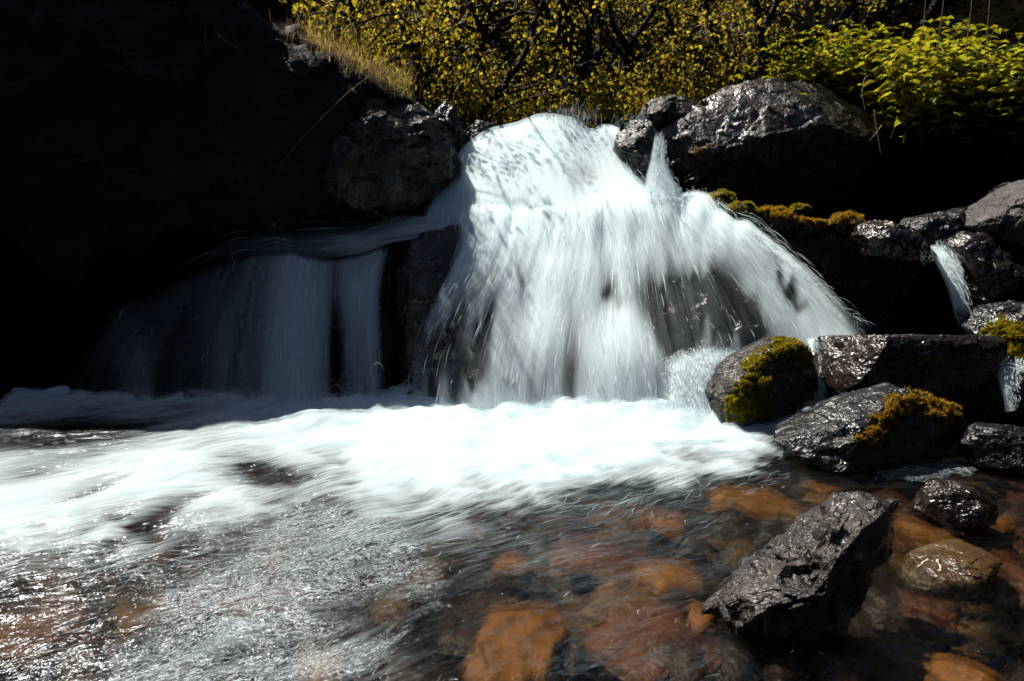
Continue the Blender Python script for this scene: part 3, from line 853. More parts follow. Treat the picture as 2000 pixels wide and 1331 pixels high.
waterfall("waterfall", "faint shaded sheet of water sliding under the cliff toward the dim curtain",
          [[(905, 412, 5.3), (780, 428, 5.22), (690, 436, 5.2), (600, 440, 5.18), (530, 445, 5.16), (440, 462, 5.1), (330, 510, 5.05)],
           [(900, 432, 5.12), (785, 448, 5.08), (700, 464, 5.05), (605, 472, 5.02), (530, 470, 5.0), (440, 486, 4.98), (330, 535, 4.95)],
           [(890, 456, 4.98), (775, 474, 4.92), (700, 498, 4.88), (610, 506, 4.87), (530, 498, 4.87), (440, 515, 4.87), (330, 565, 4.87)]],
          lambda px, py, u, v: sstep(0, 0.45, u) * (0.1 + 0.6 * blob(px, py, 860, 438, 80, 40) + 0.22 * blob(px, py, 700, 480, 70, 30) + 0.1 * blob(px, py, 570, 490, 70, 25)) * sstep(1, 0.7, v), 80, 130, 2, 0.04, 80, 9, 0.0)
waterfall("waterfall", "thin side trickle sliding past the orange stained rock",
          [[(1806, 484, 4.62), (1826, 520, 4.5), (1848, 570, 4.4), (1862, 640, 4.3)], [(1832, 480, 4.62), (1852, 515, 4.48), (1870, 570, 4.38), (1878, 640, 4.28)], [(1856, 480, 4.6), (1874, 515, 4.46), (1888, 570, 4.37), (1892, 640, 4.27)]],
          lambda px, py, u, v: 0.95 - 0.75 * v, 50, 70, 2, 0.02, 500, 10, 0.25, 0.03, 0.25)
waterfall("waterfall", "slim spill of water squeezing between golden moss rock and slab",
          [[(1572, 660, 4.3), (1590, 700, 4.2), (1598, 740, 4.12), (1604, 790, 4.05)], [(1590, 655, 4.3), (1603, 700, 4.2), (1612, 740, 4.1), (1622, 800, 4.0)]],
          lambda px, py, u, v: 0.95 - 0.7 * v, 30, 50, 2, 0.02, 250, 12, 0.25, 0.1, 0.3)
waterfall("waterfall", "small ragged trickle dropping off the dark shelf",
          [[(1925, 716, 3.95), (1940, 733, 3.78), (1950, 765, 3.68), (1958, 806, 3.62)], [(2020, 712, 4.0), (2000, 730, 3.8), (1984, 765, 3.68), (1972, 806, 3.62)]],
          lambda px, py, u, v: 0.55 - 0.1 * v + 0 * px, 40, 50, 2, 0.02, 250, 13, 0.25, 0.05, 0.0)
waterfall("waterfall", "bubbling ledge of spray where the fan strikes the rocks",
          [[(1300, 720, 4.4), (1300, 760, 4.25), (1290, 815, 4.12)], [(1340, 690, 4.42), (1335, 740, 4.25), (1330, 815, 4.1)], [(1400, 680, 4.4), (1385, 735, 4.25), (1370, 815, 4.1)], [(1480, 680, 4.4), (1420, 745, 4.25), (1395, 815, 4.1)], [(1560, 670, 4.4), (1490, 690, 4.3), (1430, 720, 4.22)]],
          lambda px, py, u, v: 0.6 - 0.3 * u + 0 * px, 80, 60, 3, 0.06, 1500, 14, 0.15, 0.2)

# mist hanging where the fall strikes the pool
def mist():
    bag = None
    for k in range(3):
        nu, nv = 220, 24
        u = np.linspace(0, 1, nu)[:, None] + np.zeros((1, nv)); v = np.linspace(0, 1, nv)[None] + np.zeros((nu, 1))
        px = 520 + 930 * u; Yq = 4.22 - 0.07 * k + 0.05 * perlin(np.stack([u * 14, 0 * u + k, 0 * u], -1))
        topw = 52 + 34 * perlin(np.stack([u * 11, 0 * u + k * 3.1, 0 * u], -1)) + 20 * perlin(np.stack([u * 33, 0 * u + k * 5.1, 0 * u], -1))
        W = PY(px, 818 - topw * (1 - v), Yq)
        d = 0.5 * sstep(0, 1, v) ** 1.3 * (0.8 + 0.9 * perlin(np.stack([u * 16, v * 1.5, 0 * u + k * 7.7], -1))) * sstep(0, 0.06, u) * sstep(1, 0.94, u)
        yield W, np.clip(d, 0, 0.7), np.stack([u * 3, v * 0.25], -1)
mroot = empty("mist", (0.1, 4.2, 0.0), "soft spray mist where the fall strikes the pool", None); mroot["kind"] = "stuff"
for W_, d_, uv_ in mist():
    mesh_obj("mist_veil", W_.reshape(-1, 3), grid_faces(*d_.shape), M_FALL[2], parent=mroot, loc=(0.1, 4.2, 0.0), uv=uv_.reshape(-1, 2), attrs={"dens": d_.ravel()})

# rock hidden under the fan, following the water
def fall_bed(name, label, guides, mat, back, seed, ext=0.3):
    G, W = fall_grid(guides, 120, 90)
    nrm = np.cross(np.gradient(W, axis=1), np.gradient(W, axis=0)); nrm /= np.linalg.norm(nrm, axis=-1)[..., None] + 1e-9
    nrm = np.where((nrm[..., 1:2] > 0), -nrm, nrm)
    q = W * 5 + seed
    V = W - nrm * (back + 0.10 * ridged(q, 4) + 0.04 * fbm(q * 2, 3) - 0.05)[..., None]
    # close the solid at its back
    B = V.copy(); B[..., 1] = 5.7; B[..., 2] = np.minimum(B[..., 2], 0.9)
    nu, nv = V.shape[:2]
    F1 = grid_faces(nu, nv); VV = V.reshape(-1, 3)
    ring = np.concatenate([np.arange(nv), np.arange(1, nu) * nv + nv - 1, (nu - 1) * nv + np.arange(nv - 2, -1, -1), np.arange(nu - 2, 0, -1) * nv])
    BV = B.reshape(-1, 3)[ring]
    m = len(ring); i = np.arange(m); j = (i + 1) % m
    F2 = np.stack([ring[i], ring[j], len(VV) + j, len(VV) + i], -1)
    base = VV[np.argmin(VV[:, 2])]
    o = mesh_obj(name, np.vstack([VV, BV]), np.vstack([F1, F2]), mat, loc=base)
    tag(o, label, "rock")
fall_bed("cascade_rock", "dark streaming rock behind the broad white cascade", LOW, M_SLAB, 0.07, 3)
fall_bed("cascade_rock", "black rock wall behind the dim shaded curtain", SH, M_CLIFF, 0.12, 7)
fall_bed("cascade_rock", "hidden rock step under the upper tier of white water", UP, M_BLACK, 0.1, 9)

# ------------------------------------------------------------------ pool and stream water
FOAM_EDGE = [(-400, 1110), (0, 1085), (150, 1068), (300, 1055), (420, 1035), (520, 1005), (600, 965), (660, 945), (700, 985), (800, 985), (900, 985), (1050, 962), (1200, 940), (1350, 920), (1450, 895), (1500, 868), (1560, 835), (1600, 815), (1600, 700), (-400, 700)]
FA = math.radians(215)
def flow_uv(X, Y):
    q = xyz(X * 1.4, Y * 1.4)
    wx = X + 0.10 * fbm(q, 2); wy = Y + 0.10 * fbm(q + 20, 2)
    s = wx * math.cos(FA) + wy * math.sin(FA); t = -wx * math.sin(FA) + wy * math.cos(FA)
    return t, s          # across, along

def foam_at(X, Y):
    u, v = project(xyz(X, Y, 0.0))
    wob = 38 * fbm(xyz(X * 3.0, Y * 3.0, 2.0), 3) + 26 * fbm(xyz(X * 8.0, Y * 8.0, 6.0), 2)
    s = poly_sdf(u, v, FOAM_EDGE) + wob
    f = sstep(-60, 70, s) * (0.74 + 0.35 * blob(u, v, 1080, 860, 420, 90))
    f = f - 0.75 * blob(u, v, 520, 930, 95, 40, 12) - 0.6 * blob(u, v, 330, 1000, 90, 18, -25) - 0.5 * blob(u, v, 180, 960, 90, 16, -20) - 0.4 * blob(u, v, 640, 900, 60, 14, 15) - 0.35 * blob(u, v, 230, 1010, 60, 20, -20) - 0.5 * blob(u, v, 60, 930, 120, 22, -10) - 0.8 * blob(u, v, 100, 850, 330, 45, -5) + 0.25 * blob(u, v, 800, 1020, 140, 30, 10)  # foam also thinned along the far left to darken the shaded pool
    f = np.maximum(f, 0.15 * blob(u, v, 450, 1240, 300, 130, -35) + 0.13 * blob(u, v, 820, 1040, 300, 50, 10) + 0.1 * blob(u, v, 680, 1300, 120, 70))  # faint white streaks over the riffle, painting in its glitter
    return np.clip(f, 0, 1.2), u, v

def water_h(X, Y, foam):
    t, s = flow_uv(X, Y)
    h = (0.010 * fbm(xyz(t * 7, s * 3, 1.0), 3) + 0.004 * fbm(xyz(t * 22, s * 9, 4.0), 2)) * (1 - 0.7 * np.clip(foam, 0, 1))
    h = h + foam * (0.05 * fbm(xyz(t * 2.2, s * 1.5, 8.0), 2) + 0.03)
    # the swell of the pool below the fall, and a standing wave in front of the left side
    h = h - 0.01 * sstep(3.3, 4.2, Y) * foam
    h = h + sstep(3.5, 4.1, Y) * foam * (0.05 * fbm(xyz(X * 5, Y * 5, 3.0), 3) + 0.01)
    u, v = project(xyz(X, Y, 0.0))
    h = h + 0.03 * blob(u, v, 640, 960, 110, 50, 20)
    return h

wx = np.linspace(-4.2, 3.6, 640); wy = np.concatenate([np.linspace(-0.3, 1.2, 30)[:-1], np.linspace(1.2, 4.75, 330)])
X, Y = np.meshgrid(wx, wy, indexing='ij')
foam, U_, V_ = foam_at(X, Y)
H = water_h(X, Y, foam)
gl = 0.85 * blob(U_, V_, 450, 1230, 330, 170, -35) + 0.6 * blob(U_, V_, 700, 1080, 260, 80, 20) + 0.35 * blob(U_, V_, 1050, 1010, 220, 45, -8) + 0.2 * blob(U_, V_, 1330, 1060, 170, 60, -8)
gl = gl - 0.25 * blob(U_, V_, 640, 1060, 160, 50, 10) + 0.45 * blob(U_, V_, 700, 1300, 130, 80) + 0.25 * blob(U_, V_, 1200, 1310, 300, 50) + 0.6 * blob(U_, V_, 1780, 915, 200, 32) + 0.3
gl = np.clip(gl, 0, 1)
t_, s_ = flow_uv(X, Y)
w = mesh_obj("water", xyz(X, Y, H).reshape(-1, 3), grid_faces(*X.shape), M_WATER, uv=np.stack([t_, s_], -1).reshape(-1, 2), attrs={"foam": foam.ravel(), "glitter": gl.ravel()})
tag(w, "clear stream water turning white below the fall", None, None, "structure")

# froth rolling on top of the pool, in loose layers
fx = np.linspace(-4.0, 1.9, 420); fy = np.linspace(1.9, 4.6, 220)
X, Y = np.meshgrid(fx, fy, indexing='ij')
foam, U_, V_ = foam_at(X, Y)
t_, s_ = flow_uv(X, Y)
froth = empty("foam", (0, 3.4, 0), "boiling white foam spread over the pool under the fall", None)
froth["kind"] = "stuff"
for k in range(3):
    f = np.clip(foam - 0.25 - 0.12 * k, 0, 1)
    Z = water_h(X, Y, foam) + 0.008 + 0.014 * (k + 1) * np.clip(f, 0, 1) + 0.045 * f * fbm(xyz(t_ * 2.0 + k, s_ * 1.4, k * 4.0), 2) + 0.015 * f * sstep(3.6, 4.25, Y)
    mesh_obj("froth", xyz(X, Y, Z).reshape(-1, 3), grid_faces(*X.shape), froth_mat("froth_layer", k), parent=froth, loc=(0, 3.4, 0),
             uv=np.stack([t_, s_], -1).reshape(-1, 2), attrs={"foam": f.ravel()})

# foam threads at the foam edge; farther out, white ribbons standing in for glint trails
def foam_glint_threads(n, seed):
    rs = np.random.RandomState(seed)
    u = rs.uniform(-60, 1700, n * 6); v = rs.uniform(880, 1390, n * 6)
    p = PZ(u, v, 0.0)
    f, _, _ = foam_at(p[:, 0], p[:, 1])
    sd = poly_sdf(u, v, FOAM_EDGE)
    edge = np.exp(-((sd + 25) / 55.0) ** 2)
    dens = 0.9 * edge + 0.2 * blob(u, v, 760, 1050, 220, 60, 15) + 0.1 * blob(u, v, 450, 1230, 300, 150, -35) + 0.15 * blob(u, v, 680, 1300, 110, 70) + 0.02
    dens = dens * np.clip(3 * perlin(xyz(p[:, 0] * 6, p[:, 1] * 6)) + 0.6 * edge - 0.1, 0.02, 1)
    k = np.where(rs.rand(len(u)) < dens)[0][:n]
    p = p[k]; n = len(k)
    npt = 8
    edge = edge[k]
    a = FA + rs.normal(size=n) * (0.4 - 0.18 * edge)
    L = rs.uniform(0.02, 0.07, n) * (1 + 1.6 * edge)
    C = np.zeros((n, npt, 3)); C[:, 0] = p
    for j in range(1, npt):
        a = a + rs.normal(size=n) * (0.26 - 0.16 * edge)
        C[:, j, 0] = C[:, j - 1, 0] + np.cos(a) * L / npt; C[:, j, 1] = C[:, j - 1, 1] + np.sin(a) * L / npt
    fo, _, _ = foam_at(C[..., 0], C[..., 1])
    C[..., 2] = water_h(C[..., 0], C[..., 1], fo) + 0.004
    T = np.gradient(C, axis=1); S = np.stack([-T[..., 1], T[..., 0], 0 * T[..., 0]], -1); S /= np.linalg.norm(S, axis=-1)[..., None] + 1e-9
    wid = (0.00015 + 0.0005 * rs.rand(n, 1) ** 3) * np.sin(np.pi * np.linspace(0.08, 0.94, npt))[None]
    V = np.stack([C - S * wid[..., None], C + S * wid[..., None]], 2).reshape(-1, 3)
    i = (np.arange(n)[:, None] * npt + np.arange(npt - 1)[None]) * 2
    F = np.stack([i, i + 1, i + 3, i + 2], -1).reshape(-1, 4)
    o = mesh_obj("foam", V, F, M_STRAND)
    tag(o, "fine white threads of foam and modelled glint trails on the clear shallows", None, None, "stuff")
foam_glint_threads(2200, 5)

# spray: drops thrown up in arcs
def spray(seed=4):
    rs = np.random.RandomState(seed)
    bag = Bag()
    def arc(p0, vel, T, r):
        t = np.linspace(0, T, 12)[:, None]
        P = np.asarray(p0) + np.asarray(vel) * t + 0.5 * np.array([0, 0, -9.8]) * t * t
        bag.add(*tube(P, r * np.sin(np.pi * np.linspace(0.1, 0.95, 12)), 4))
    for k in range(110):                               # crest plume
        p = PY(1105 + 28 * rs.normal(), 246, 5.75 + 0.1 * rs.normal())
        arc(p, (0.22 * rs.normal(), -0.05 + 0.15 * rs.normal(), rs.uniform(0.9, 2.1)), rs.uniform(0.08, 0.17), rs.uniform(0.0009, 0.002))
    for k in range(45):
        p = PY(1190 + 60 * rs.rand(), 250, 5.7)
        arc(p, (0.5 * rs.normal(), 0.15 * rs.normal(), rs.uniform(0.6, 1.5)), rs.uniform(0.08, 0.16), rs.uniform(0.0007, 0.0014))
    for k in range(26):                                # foot of the dim curtain
        p = PY(700 + 50 * rs.normal(), 775, 4.25)
        arc(p, (0.35 * rs.normal(), 0.15 * rs.normal(), rs.uniform(0.5, 2.2)), rs.uniform(0.12, 0.4), rs.uniform(0.0005, 0.0011))
    for k in range(160):                               # where the fan strikes the rocks
        p = PY(rs.uniform(1310, 1600), 705, 4.3)
        arc(p, (0.5 * rs.normal() - 0.2, -0.1 + 0.2 * rs.normal(), rs.uniform(0.2, 1.2)), rs.uniform(0.1, 0.28), rs.uniform(0.0006, 0.0016))
    for k in range(120):                               # off the outer edge of the fan
        s = rs.rand(); p = PY(1450 + 230 * s, 445 + 190 * s, 4.8 - 0.3 * s)
        arc(p, (0.5 + 0.3 * rs.normal(), -0.2, 0.2 + 0.2 * rs.normal()), rs.uniform(0.08, 0.22), rs.uniform(0.0005, 0.0012))
    V, F = bag.get()
    o = mesh_obj("spray", V, F, M_STRAND)
    tag(o, "fine drops of spray thrown up around the fall", None, None, "stuff")
spray()

# ------------------------------------------------------------------ stones on the bed
def blob_stone(seed, sx, sy, sz, amp=0.12):
    D, F = ico(5)
    an = np.arctan2(D[:, 1], D[:, 0]); ol = 1 + 0.3 * perlin(xyz(1.3 * np.cos(an) + seed, 1.3 * np.sin(an), seed * 0.7)) + 0.14 * perlin(xyz(3 * np.cos(an), 3 * np.sin(an) + seed, 5.0))
    P = D * np.array([sx, sy, sz]) * np.stack([ol, ol, np.ones_like(ol)], -1)
    rs = np.random.RandomState(seed)
    for k in range(9):
        nn = rs.normal(size=3)
        if k < 5: nn[2] *= 0.1
        nn /= np.linalg.norm(nn)
        pr = P @ nn; d = pr - pr.max() * rs.uniform(0.62, 0.88)
        P = P - nn * (np.maximum(d, 0) * 0.88)[:, None]
    return roughen(P, np.zeros(3), (sx + sy) , amp * 0.5, seed, 2.2), F

STONES = [  # px, py, width px, height px, rot, material, label
    (1010, 1235, 230, 150, 25, M_OCHRE, "large flat ochre stone glowing under the clear shallows"),
    (1270, 1250, 260, 150, -5, M_RUST, "wide dark red flat stone lying under water before the jagged rock"),
    (1310, 1130, 170, 70, 10, M_OCHRE, "pale ochre stone under rippled water upstream of the red flat stone"),
    (1170, 1085, 190, 80, 0, M_RUST, "reddish stone under the thread covered riffle"),
    (1470, 975, 190, 50, 0, M_OCHRE, "long orange stone just below the foam edge"),
    (1000, 1100, 90, 50, 5, M_OCHRE, "small yellow brown stone near the end of the foam"),
    (1550, 1010, 80, 36, 0, M_BROWN, "tan stone under water behind the jagged rock"),
    (1370, 1205, 80, 60, 20, M_OCHRE, "orange stone pressed against the foot of the jagged rock"),
    (520, 1170, 160, 80, 10, M_RUST, "brown stone showing through the painted glint threads"),
    (60, 1230, 200, 90, 20, M_RUST, "dark russet stone in the dim corner of the riffle"),
    (760, 1190, 120, 60, 10, M_BROWN, "brown stone beneath glittering ripples"),
    (1230, 1180, 160, 60, -10, M_BROWN, "dull brown stone between the ochre and red stones"),
    (1640, 1305, 110, 50, 0, M_RUST, "orange red stone in the shadow below the jagged rock"),
    (1820, 1190, 90, 50, 20, M_RUST, "reddish wedge shaped stone in dark water downstream of the veined stone"),
    (1900, 1320, 90, 60, 40, M_OCHRE, "golden stone at the very bottom corner of the stream"),
    (1760, 1270, 110, 80, 30, M_BROWN, "brown stone under rushing ripples near the bottom corner"),
    (1800, 1035, 70, 46, 10, M_OCHRE, "small orange stone beside the veined stone"),
    (1930, 1015, 90, 30, -10, M_OCHRE, "flat yellow stone behind the veined stone"),
    (1960, 1120, 130, 70, 0, M_RUST, "dark maroon stone in the shade past the veined stone"),
    (1740, 985, 70, 30, 0, M_RUST, "little orange stone touching the red brown stone"),
    (1880, 930, 160, 36, 0, M_BROWN, "brown stone under the dark run below the glinting rock"),
    (1970, 945, 90, 40, 0, M_RUST, "rusty stone at the far side of the dark run"),
    (640, 1300, 120, 70, 20, M_OCHRE, "ochre stone beneath sparkling water at the bottom edge"),
    (290, 1200, 130, 60, 0, M_BROWN, "brown stone deep under the blue riffle"),
]
for k, (px, py, w_, h_, rot, m, lab) in enumerate(STONES):
    top = -0.035 if m is M_OCHRE else -0.06
    c = PZ(px, py, top)
    d = np.linalg.norm(c - np.array([0, 0, CAM_H]))
    sx = w_ / FPX * d / 2
    sinv = (CAM_H - c[2]) / d
    sy = h_ / FPX * d / 2 / max(sinv, 0.25)
    sz = min(0.05, 0.3 * sx + 0.02)
    P, F = blob_stone(200 + k, sx, sy, sz)
    o = mesh_obj("stone", P, F, m)
    o.location = (c[0], c[1], top - sz); o.rotation_euler = (0, 0, math.radians(rot))
    tag(o, lab, "stone")

rs = np.random.RandomState(78)
flat = []
for k in range(46):
    px, py = rs.uniform(760, 1980), rs.uniform(960, 1340)
    if py < 1000 and px < 1350: continue
    if any(abs(px - q[0]) < 60 and abs(py - q[1]) < 34 for q in [(z[0], z[1]) for z in STONES]): continue
    c = PZ(px, py, -0.09 - 0.04 * rs.rand())
    sx = rs.uniform(0.05, 0.13); P, F = blob_stone(900 + k, sx, sx * rs.uniform(0.55, 0.9), rs.uniform(0.02, 0.035))
    o = mesh_obj("stone", P, F, [M_OCHRE, M_RUST, M_BROWN, M_BROWN, M_TAN][rs.randint(5)])
    o.location = c; o.rotation_euler = (rs.normal() * 0.1, rs.normal() * 0.1, rs.uniform(0, 6.28))
    tag(o, "flat amber or brown cobble half buried among larger stones under the shallows", "stone", "flat cobbles under the shallows")

protos = []
rs = np.random.RandomState(77)
for k in range(6):
    P, F = blob_stone(300 + k, 0.08, 0.06, 0.04)
    me = mesh_obj("stone", P, F, [M_BROWN, M_DARKSTONE, M_RUST, M_DARKSTONE, M_DARKSTONE, M_BROWN][k])
    protos.append(me)
n = 0
for k in range(260):
    x, y = rs.uniform(-1.9, 2.4), rs.uniform(1.25, 3.4)
    u, v = project(np.array([x, y, -0.1]))
    if u < -80 or u > 2080 or (v < 1000 and u < 1450): continue
    if n < 6: o = protos[n]
    else:
        o = protos[rs.choice(6, p=[.25, .25, .15, .2, .05, .1])].copy(); COL.objects.link(o)
    n += 1
    s = rs.uniform(0.5, 1.5)
    o.location = (x, y, -0.165 + 0.02 * s); o.scale = (s, s, s * rs.uniform(0.7, 1.1)); o.rotation_euler = (0, 0, rs.uniform(0, 6.28))
    tag(o, "small plain stone on the dark bed under clear running water", "stone", "small stones on the stream bed")
for o in protos[n:]: bpy.data.objects.remove(o)

# ------------------------------------------------------------------ trees, shrubs
def leaves_mesh(centers, rs, size, per, spread):
    C = np.repeat(centers, per, 0)
    n = len(C)
    C = C + rs.normal(size=(n, 3)) * spread
    a = rs.normal(size=(n, 3)); a /= np.linalg.norm(a, axis=1)[:, None]
    b = np.cross(a, rs.normal(size=(n, 3))); b /= np.linalg.norm(b, axis=1)[:, None]
    nn = np.cross(a, b)
    L = size * rs.uniform(0.6, 1.3, (n, 1)); w = L * rs.uniform(0.55, 0.8, (n, 1))
    V = np.stack([C - a * L * 0.5, C - b * w * 0.5 + nn * L * 0.12 - a * L * 0.05, C + a * L * 0.55, C + b * w * 0.5 + nn * L * 0.12 - a * L * 0.05], 1).reshape(-1, 3)
    return V, np.arange(n * 4).reshape(-1, 4)

def tree(label, stems, Y, seed, clumps=150, per=24, rad=0.035, spread=0.10, height=5.2, csize=(0.9, 0.7), leaf=0.042, group=None, behind=0.0):
    rs = np.random.RandomState(seed)
    bag = Bag(); tips = []
    base = None
    for si, st in enumerate(stems):
        P = np.array([PY(p[0], p[1], Y + (p[2] if len(p) > 2 else 0)) for p in st])
        if si == 0:
            g = float(ground_h(P[0, 0], P[0, 1]))
            if P[0, 2] > g: P = np.vstack([[P[0, 0], P[0, 1], g - 0.1], P])
            base = P[0].copy()
        d = P[-1] - P[-2]; d /= np.linalg.norm(d); d = d * 0.5 + np.array([0, 0, 0.8]); d /= np.linalg.norm(d)
        z = P[-1, 2]
        ext = []
        q = P[-1]
        while q[2] < height:
            d = d + rs.normal(size=3) * 0.18; d[2] = max(d[2], 0.4); d /= np.linalg.norm(d)
            q = q + d * 0.4; ext.append(q)
        if ext: P = np.vstack([P, ext])
        S = smooth_path(P, 10 * len(P))
        S = S + 0.012 * np.stack([perlin(S * 3 + seed), perlin(S * 3 + seed + 40), 0 * S[:, 0]], -1) * 3
        r0 = rad * (1 if si == 0 else 0.65)
        bag.add(*tube(S, np.linspace(r0, r0 * 0.2, len(S)), 8))
        # limbs
        for k in range(14):
            t = rs.uniform(0.1, 0.98); p = S[int(t * (len(S) - 1))]
            dr = np.array([rs.normal(), rs.normal() * 0.8, rs.uniform(0.1, 0.9)]); dr /= np.linalg.norm(dr)
            L = rs.uniform(0.35, 1.0) * (1.2 - 0.5 * t)
            pts = [p]
            for j in range(5):
                dr = dr + rs.normal(size=3) * 0.25; dr /= np.linalg.norm(dr)
                pts.append(pts[-1] + dr * L / 5)
            B = smooth_path(np.array(pts), 14)
            bag.add(*tube(B, np.linspace(r0 * 0.4, 0.003, 14), 5))
            tips += [B[6], B[9], B[11], B[13]]
    tips = np.array(tips)
    root = empty("tree", base, label, "tree", group)
    V, F = bag.get()
    mesh_obj("trunk", V, F, M_BARK, parent=root, loc=base)
    cen = tips[rs.choice(len(tips), clumps)] + rs.normal(size=(clumps, 3)) * np.array([0.3, 0.28, 0.24]) + np.array([0, behind, 0])
    V, F = leaves_mesh(cen, rs, leaf, per, spread)
    mesh_obj("crown", V, F, M_LEAF, parent=root, loc=base, smooth=False)

TREES = [
    ("slim straight tree nearest the grassy cliff top", [[(655, 60), (656, 20), (660, -30)]], 6.6, 0.02),
    ("slim slightly curved tree second along the grassy cliff top", [[(698, 75), (690, 35), (680, -20)]], 6.7, 0.022),
    ("dark stout tree behind the dip in the cliff top", [[(815, 150), (808, 70), (798, 0), (790, -60)], [(812, 100), (770, 20), (755, -40)]], 7.4, 0.05),
    ("crooked many limbed tree above the stump shaped rock", [[(900, 190), (925, 130), (945, 80), (962, 20), (975, -40)], [(925, 130), (935, 60), (915, -10)], [(940, 95), (985, 45), (1020, -20)]], 7.6, 0.045),
    ("thin bare trunk leaning steeply over the lip rock", [[(938, 228), (975, 185), (1010, 130), (1040, 60), (1052, 10)]], 7.0, 0.028),
    ("heavy dark double trunk in the middle of the thicket", [[(1135, 215), (1130, 150), (1115, 70), (1095, -20)], [(1132, 160), (1150, 80), (1155, -20)], [(1128, 140), (1085, 60), (1060, 0)]], 7.8, 0.055),
    ("Y forked dark tree behind the crest spray", [[(1222, 200), (1222, 140), (1220, 92), (1196, 40), (1188, -20)], [(1220, 96), (1250, 62), (1285, 0), (1295, -40)]], 7.8, 0.045),
    ("wispy leaning tree over the rear rock", [[(1350, 190), (1338, 140), (1320, 85), (1300, 20), (1290, -30)]], 7.6, 0.026),
    ("arching tree whose trunk bends away above the large boulder", [[(1450, 170), (1425, 130), (1405, 85), (1388, 40), (1380, -20)]], 7.4, 0.032),
    ("dark upright tree at the nettle patch's end", [[(1490, 110), (1478, 60), (1474, 0), (1470, -50)], [(1480, 70), (1510, 20), (1525, -40)]], 7.2, 0.04),
]
for k, (lab, st, Y_, r_) in enumerate(TREES):
    tree(lab, st, Y_ - 0.5, 400 + k, behind=0.4, rad=r_ * 1.4, clumps=70, per=14, spread=0.06, height=3.5, leaf=0.045)
rs = np.random.RandomState(99)
for k in range(17):
    px = 640 + 85 * k + rs.uniform(-25, 25); Y_ = rs.uniform(8.8, 10.5)
    tree("leafy tree standing deep in the thicket behind the fall", [[(px, 150), (px + rs.normal() * 12, 80), (px + rs.normal() * 25, 0), (px + rs.normal() * 30, -60)], [(px, 90), (px + rs.uniform(-60, 60), 0)]],
         Y_, 500 + k, rad=0.07, clumps=75, per=18, height=5.6, leaf=0.052, spread=0.09, group="trees deep in the thicket")

def shrub(label, px, py, Y, w, h, seed, clumps=70, leaf=0.034, group=None, mat=None):
    rs = np.random.RandomState(seed)
    c = PY(px, py, Y); base = np.array([c[0], Y, min(float(ground_h(c[0], Y)), c[2] - h * 0.5)])
    root = empty("shrub", base, label, "shrub", group)
    bag = Bag(); tips = []
    for k in range(9):
        end = c + np.array([rs.normal() * w * 0.45, rs.normal() * 0.3, rs.uniform(-0.2, 0.6) * h])
        mid = (base + end) / 2 + rs.normal(size=3) * 0.08
        B = smooth_path(np.array([base, mid, end]), 12)
        bag.add(*tube(B, np.linspace(0.012, 0.003, 12), 5)); tips += [B[7], B[9], B[11]]
    V, F = bag.get(); mesh_obj("stems", V, F, M_BARK, parent=root, loc=base)
    tips = np.array(tips)
    cen = tips[rs.choice(len(tips), clumps)] + rs.normal(size=(clumps, 3)) * np.array([0.22 * w, 0.18, 0.25 * h])
    V, F = leaves_mesh(cen, rs, leaf, 11, 0.06)
    mesh_obj("foliage", V, F, mat or M_LEAF, parent=root, loc=base, smooth=False)

SHR = [("bushy shrub right above the lip rock", 950, 185, 6.8, 0.5, 0.4), ("low shrub between leaning trunk and double trunk", 1040, 195, 6.9, 0.5, 0.35),
       ("pale leafy shrub behind the crest plume", 1110, 195, 6.9, 0.5, 0.35), ("rounded shrub at the foot of the forked tree", 1200, 200, 6.8, 0.5, 0.4),
       ("shrub with sparse leaves above the rear rock", 1300, 165, 7.0, 0.5, 0.45), ("shrub leaning out behind the boulder's peak", 1410, 130, 6.8, 0.5, 0.45),
       ("dark shrub filling the notch beside the cliff", 850, 110, 6.6, 0.4, 0.5), ("tall shrub beside the stout tree", 770, 70, 6.9, 0.5, 0.5)]
for k, (lab, px, py, Y_, w_, h_) in enumerate(SHR):
    shrub(lab, px, py, Y_, w_, h_, 600 + k, 80, 0.042)

# ------------------------------------------------------------------ nettles on the right bank
def nettle_leaf(base, d, up, L, W, rs):
    """pointed, toothed, drooping leaf: 2 x 9 grid"""
    d = d / np.linalg.norm(d); s = np.cross(d, up); s /= np.linalg.norm(s) + 1e-9; n = np.cross(s, d)
    t = np.linspace(0, 1, 10)
    prof = W * (np.sin(np.pi * t ** 0.62) ** 0.9) * (1 + 0.13 * np.where(np.arange(10) % 2, 1, -1)) * (t < 0.999)
    droop = -0.45 * L * t ** 2
    C = base + d * (L * t)[:, None] + n * 0 + np.array([0, 0, 1.0]) * droop[:, None]
    A = C + s * prof[:, None] + n * (prof * 0.35)[:, None]; B = C - s * prof[:, None] + n * (prof * 0.35)[:, None]
    V = np.stack([A, C, B], 1).reshape(-1, 3)
    i = np.arange(9) * 3
    F = np.concatenate([np.stack([i, i + 3, i + 4, i + 1], -1), np.stack([i + 1, i + 4, i + 5, i + 2], -1)])
    return V, F

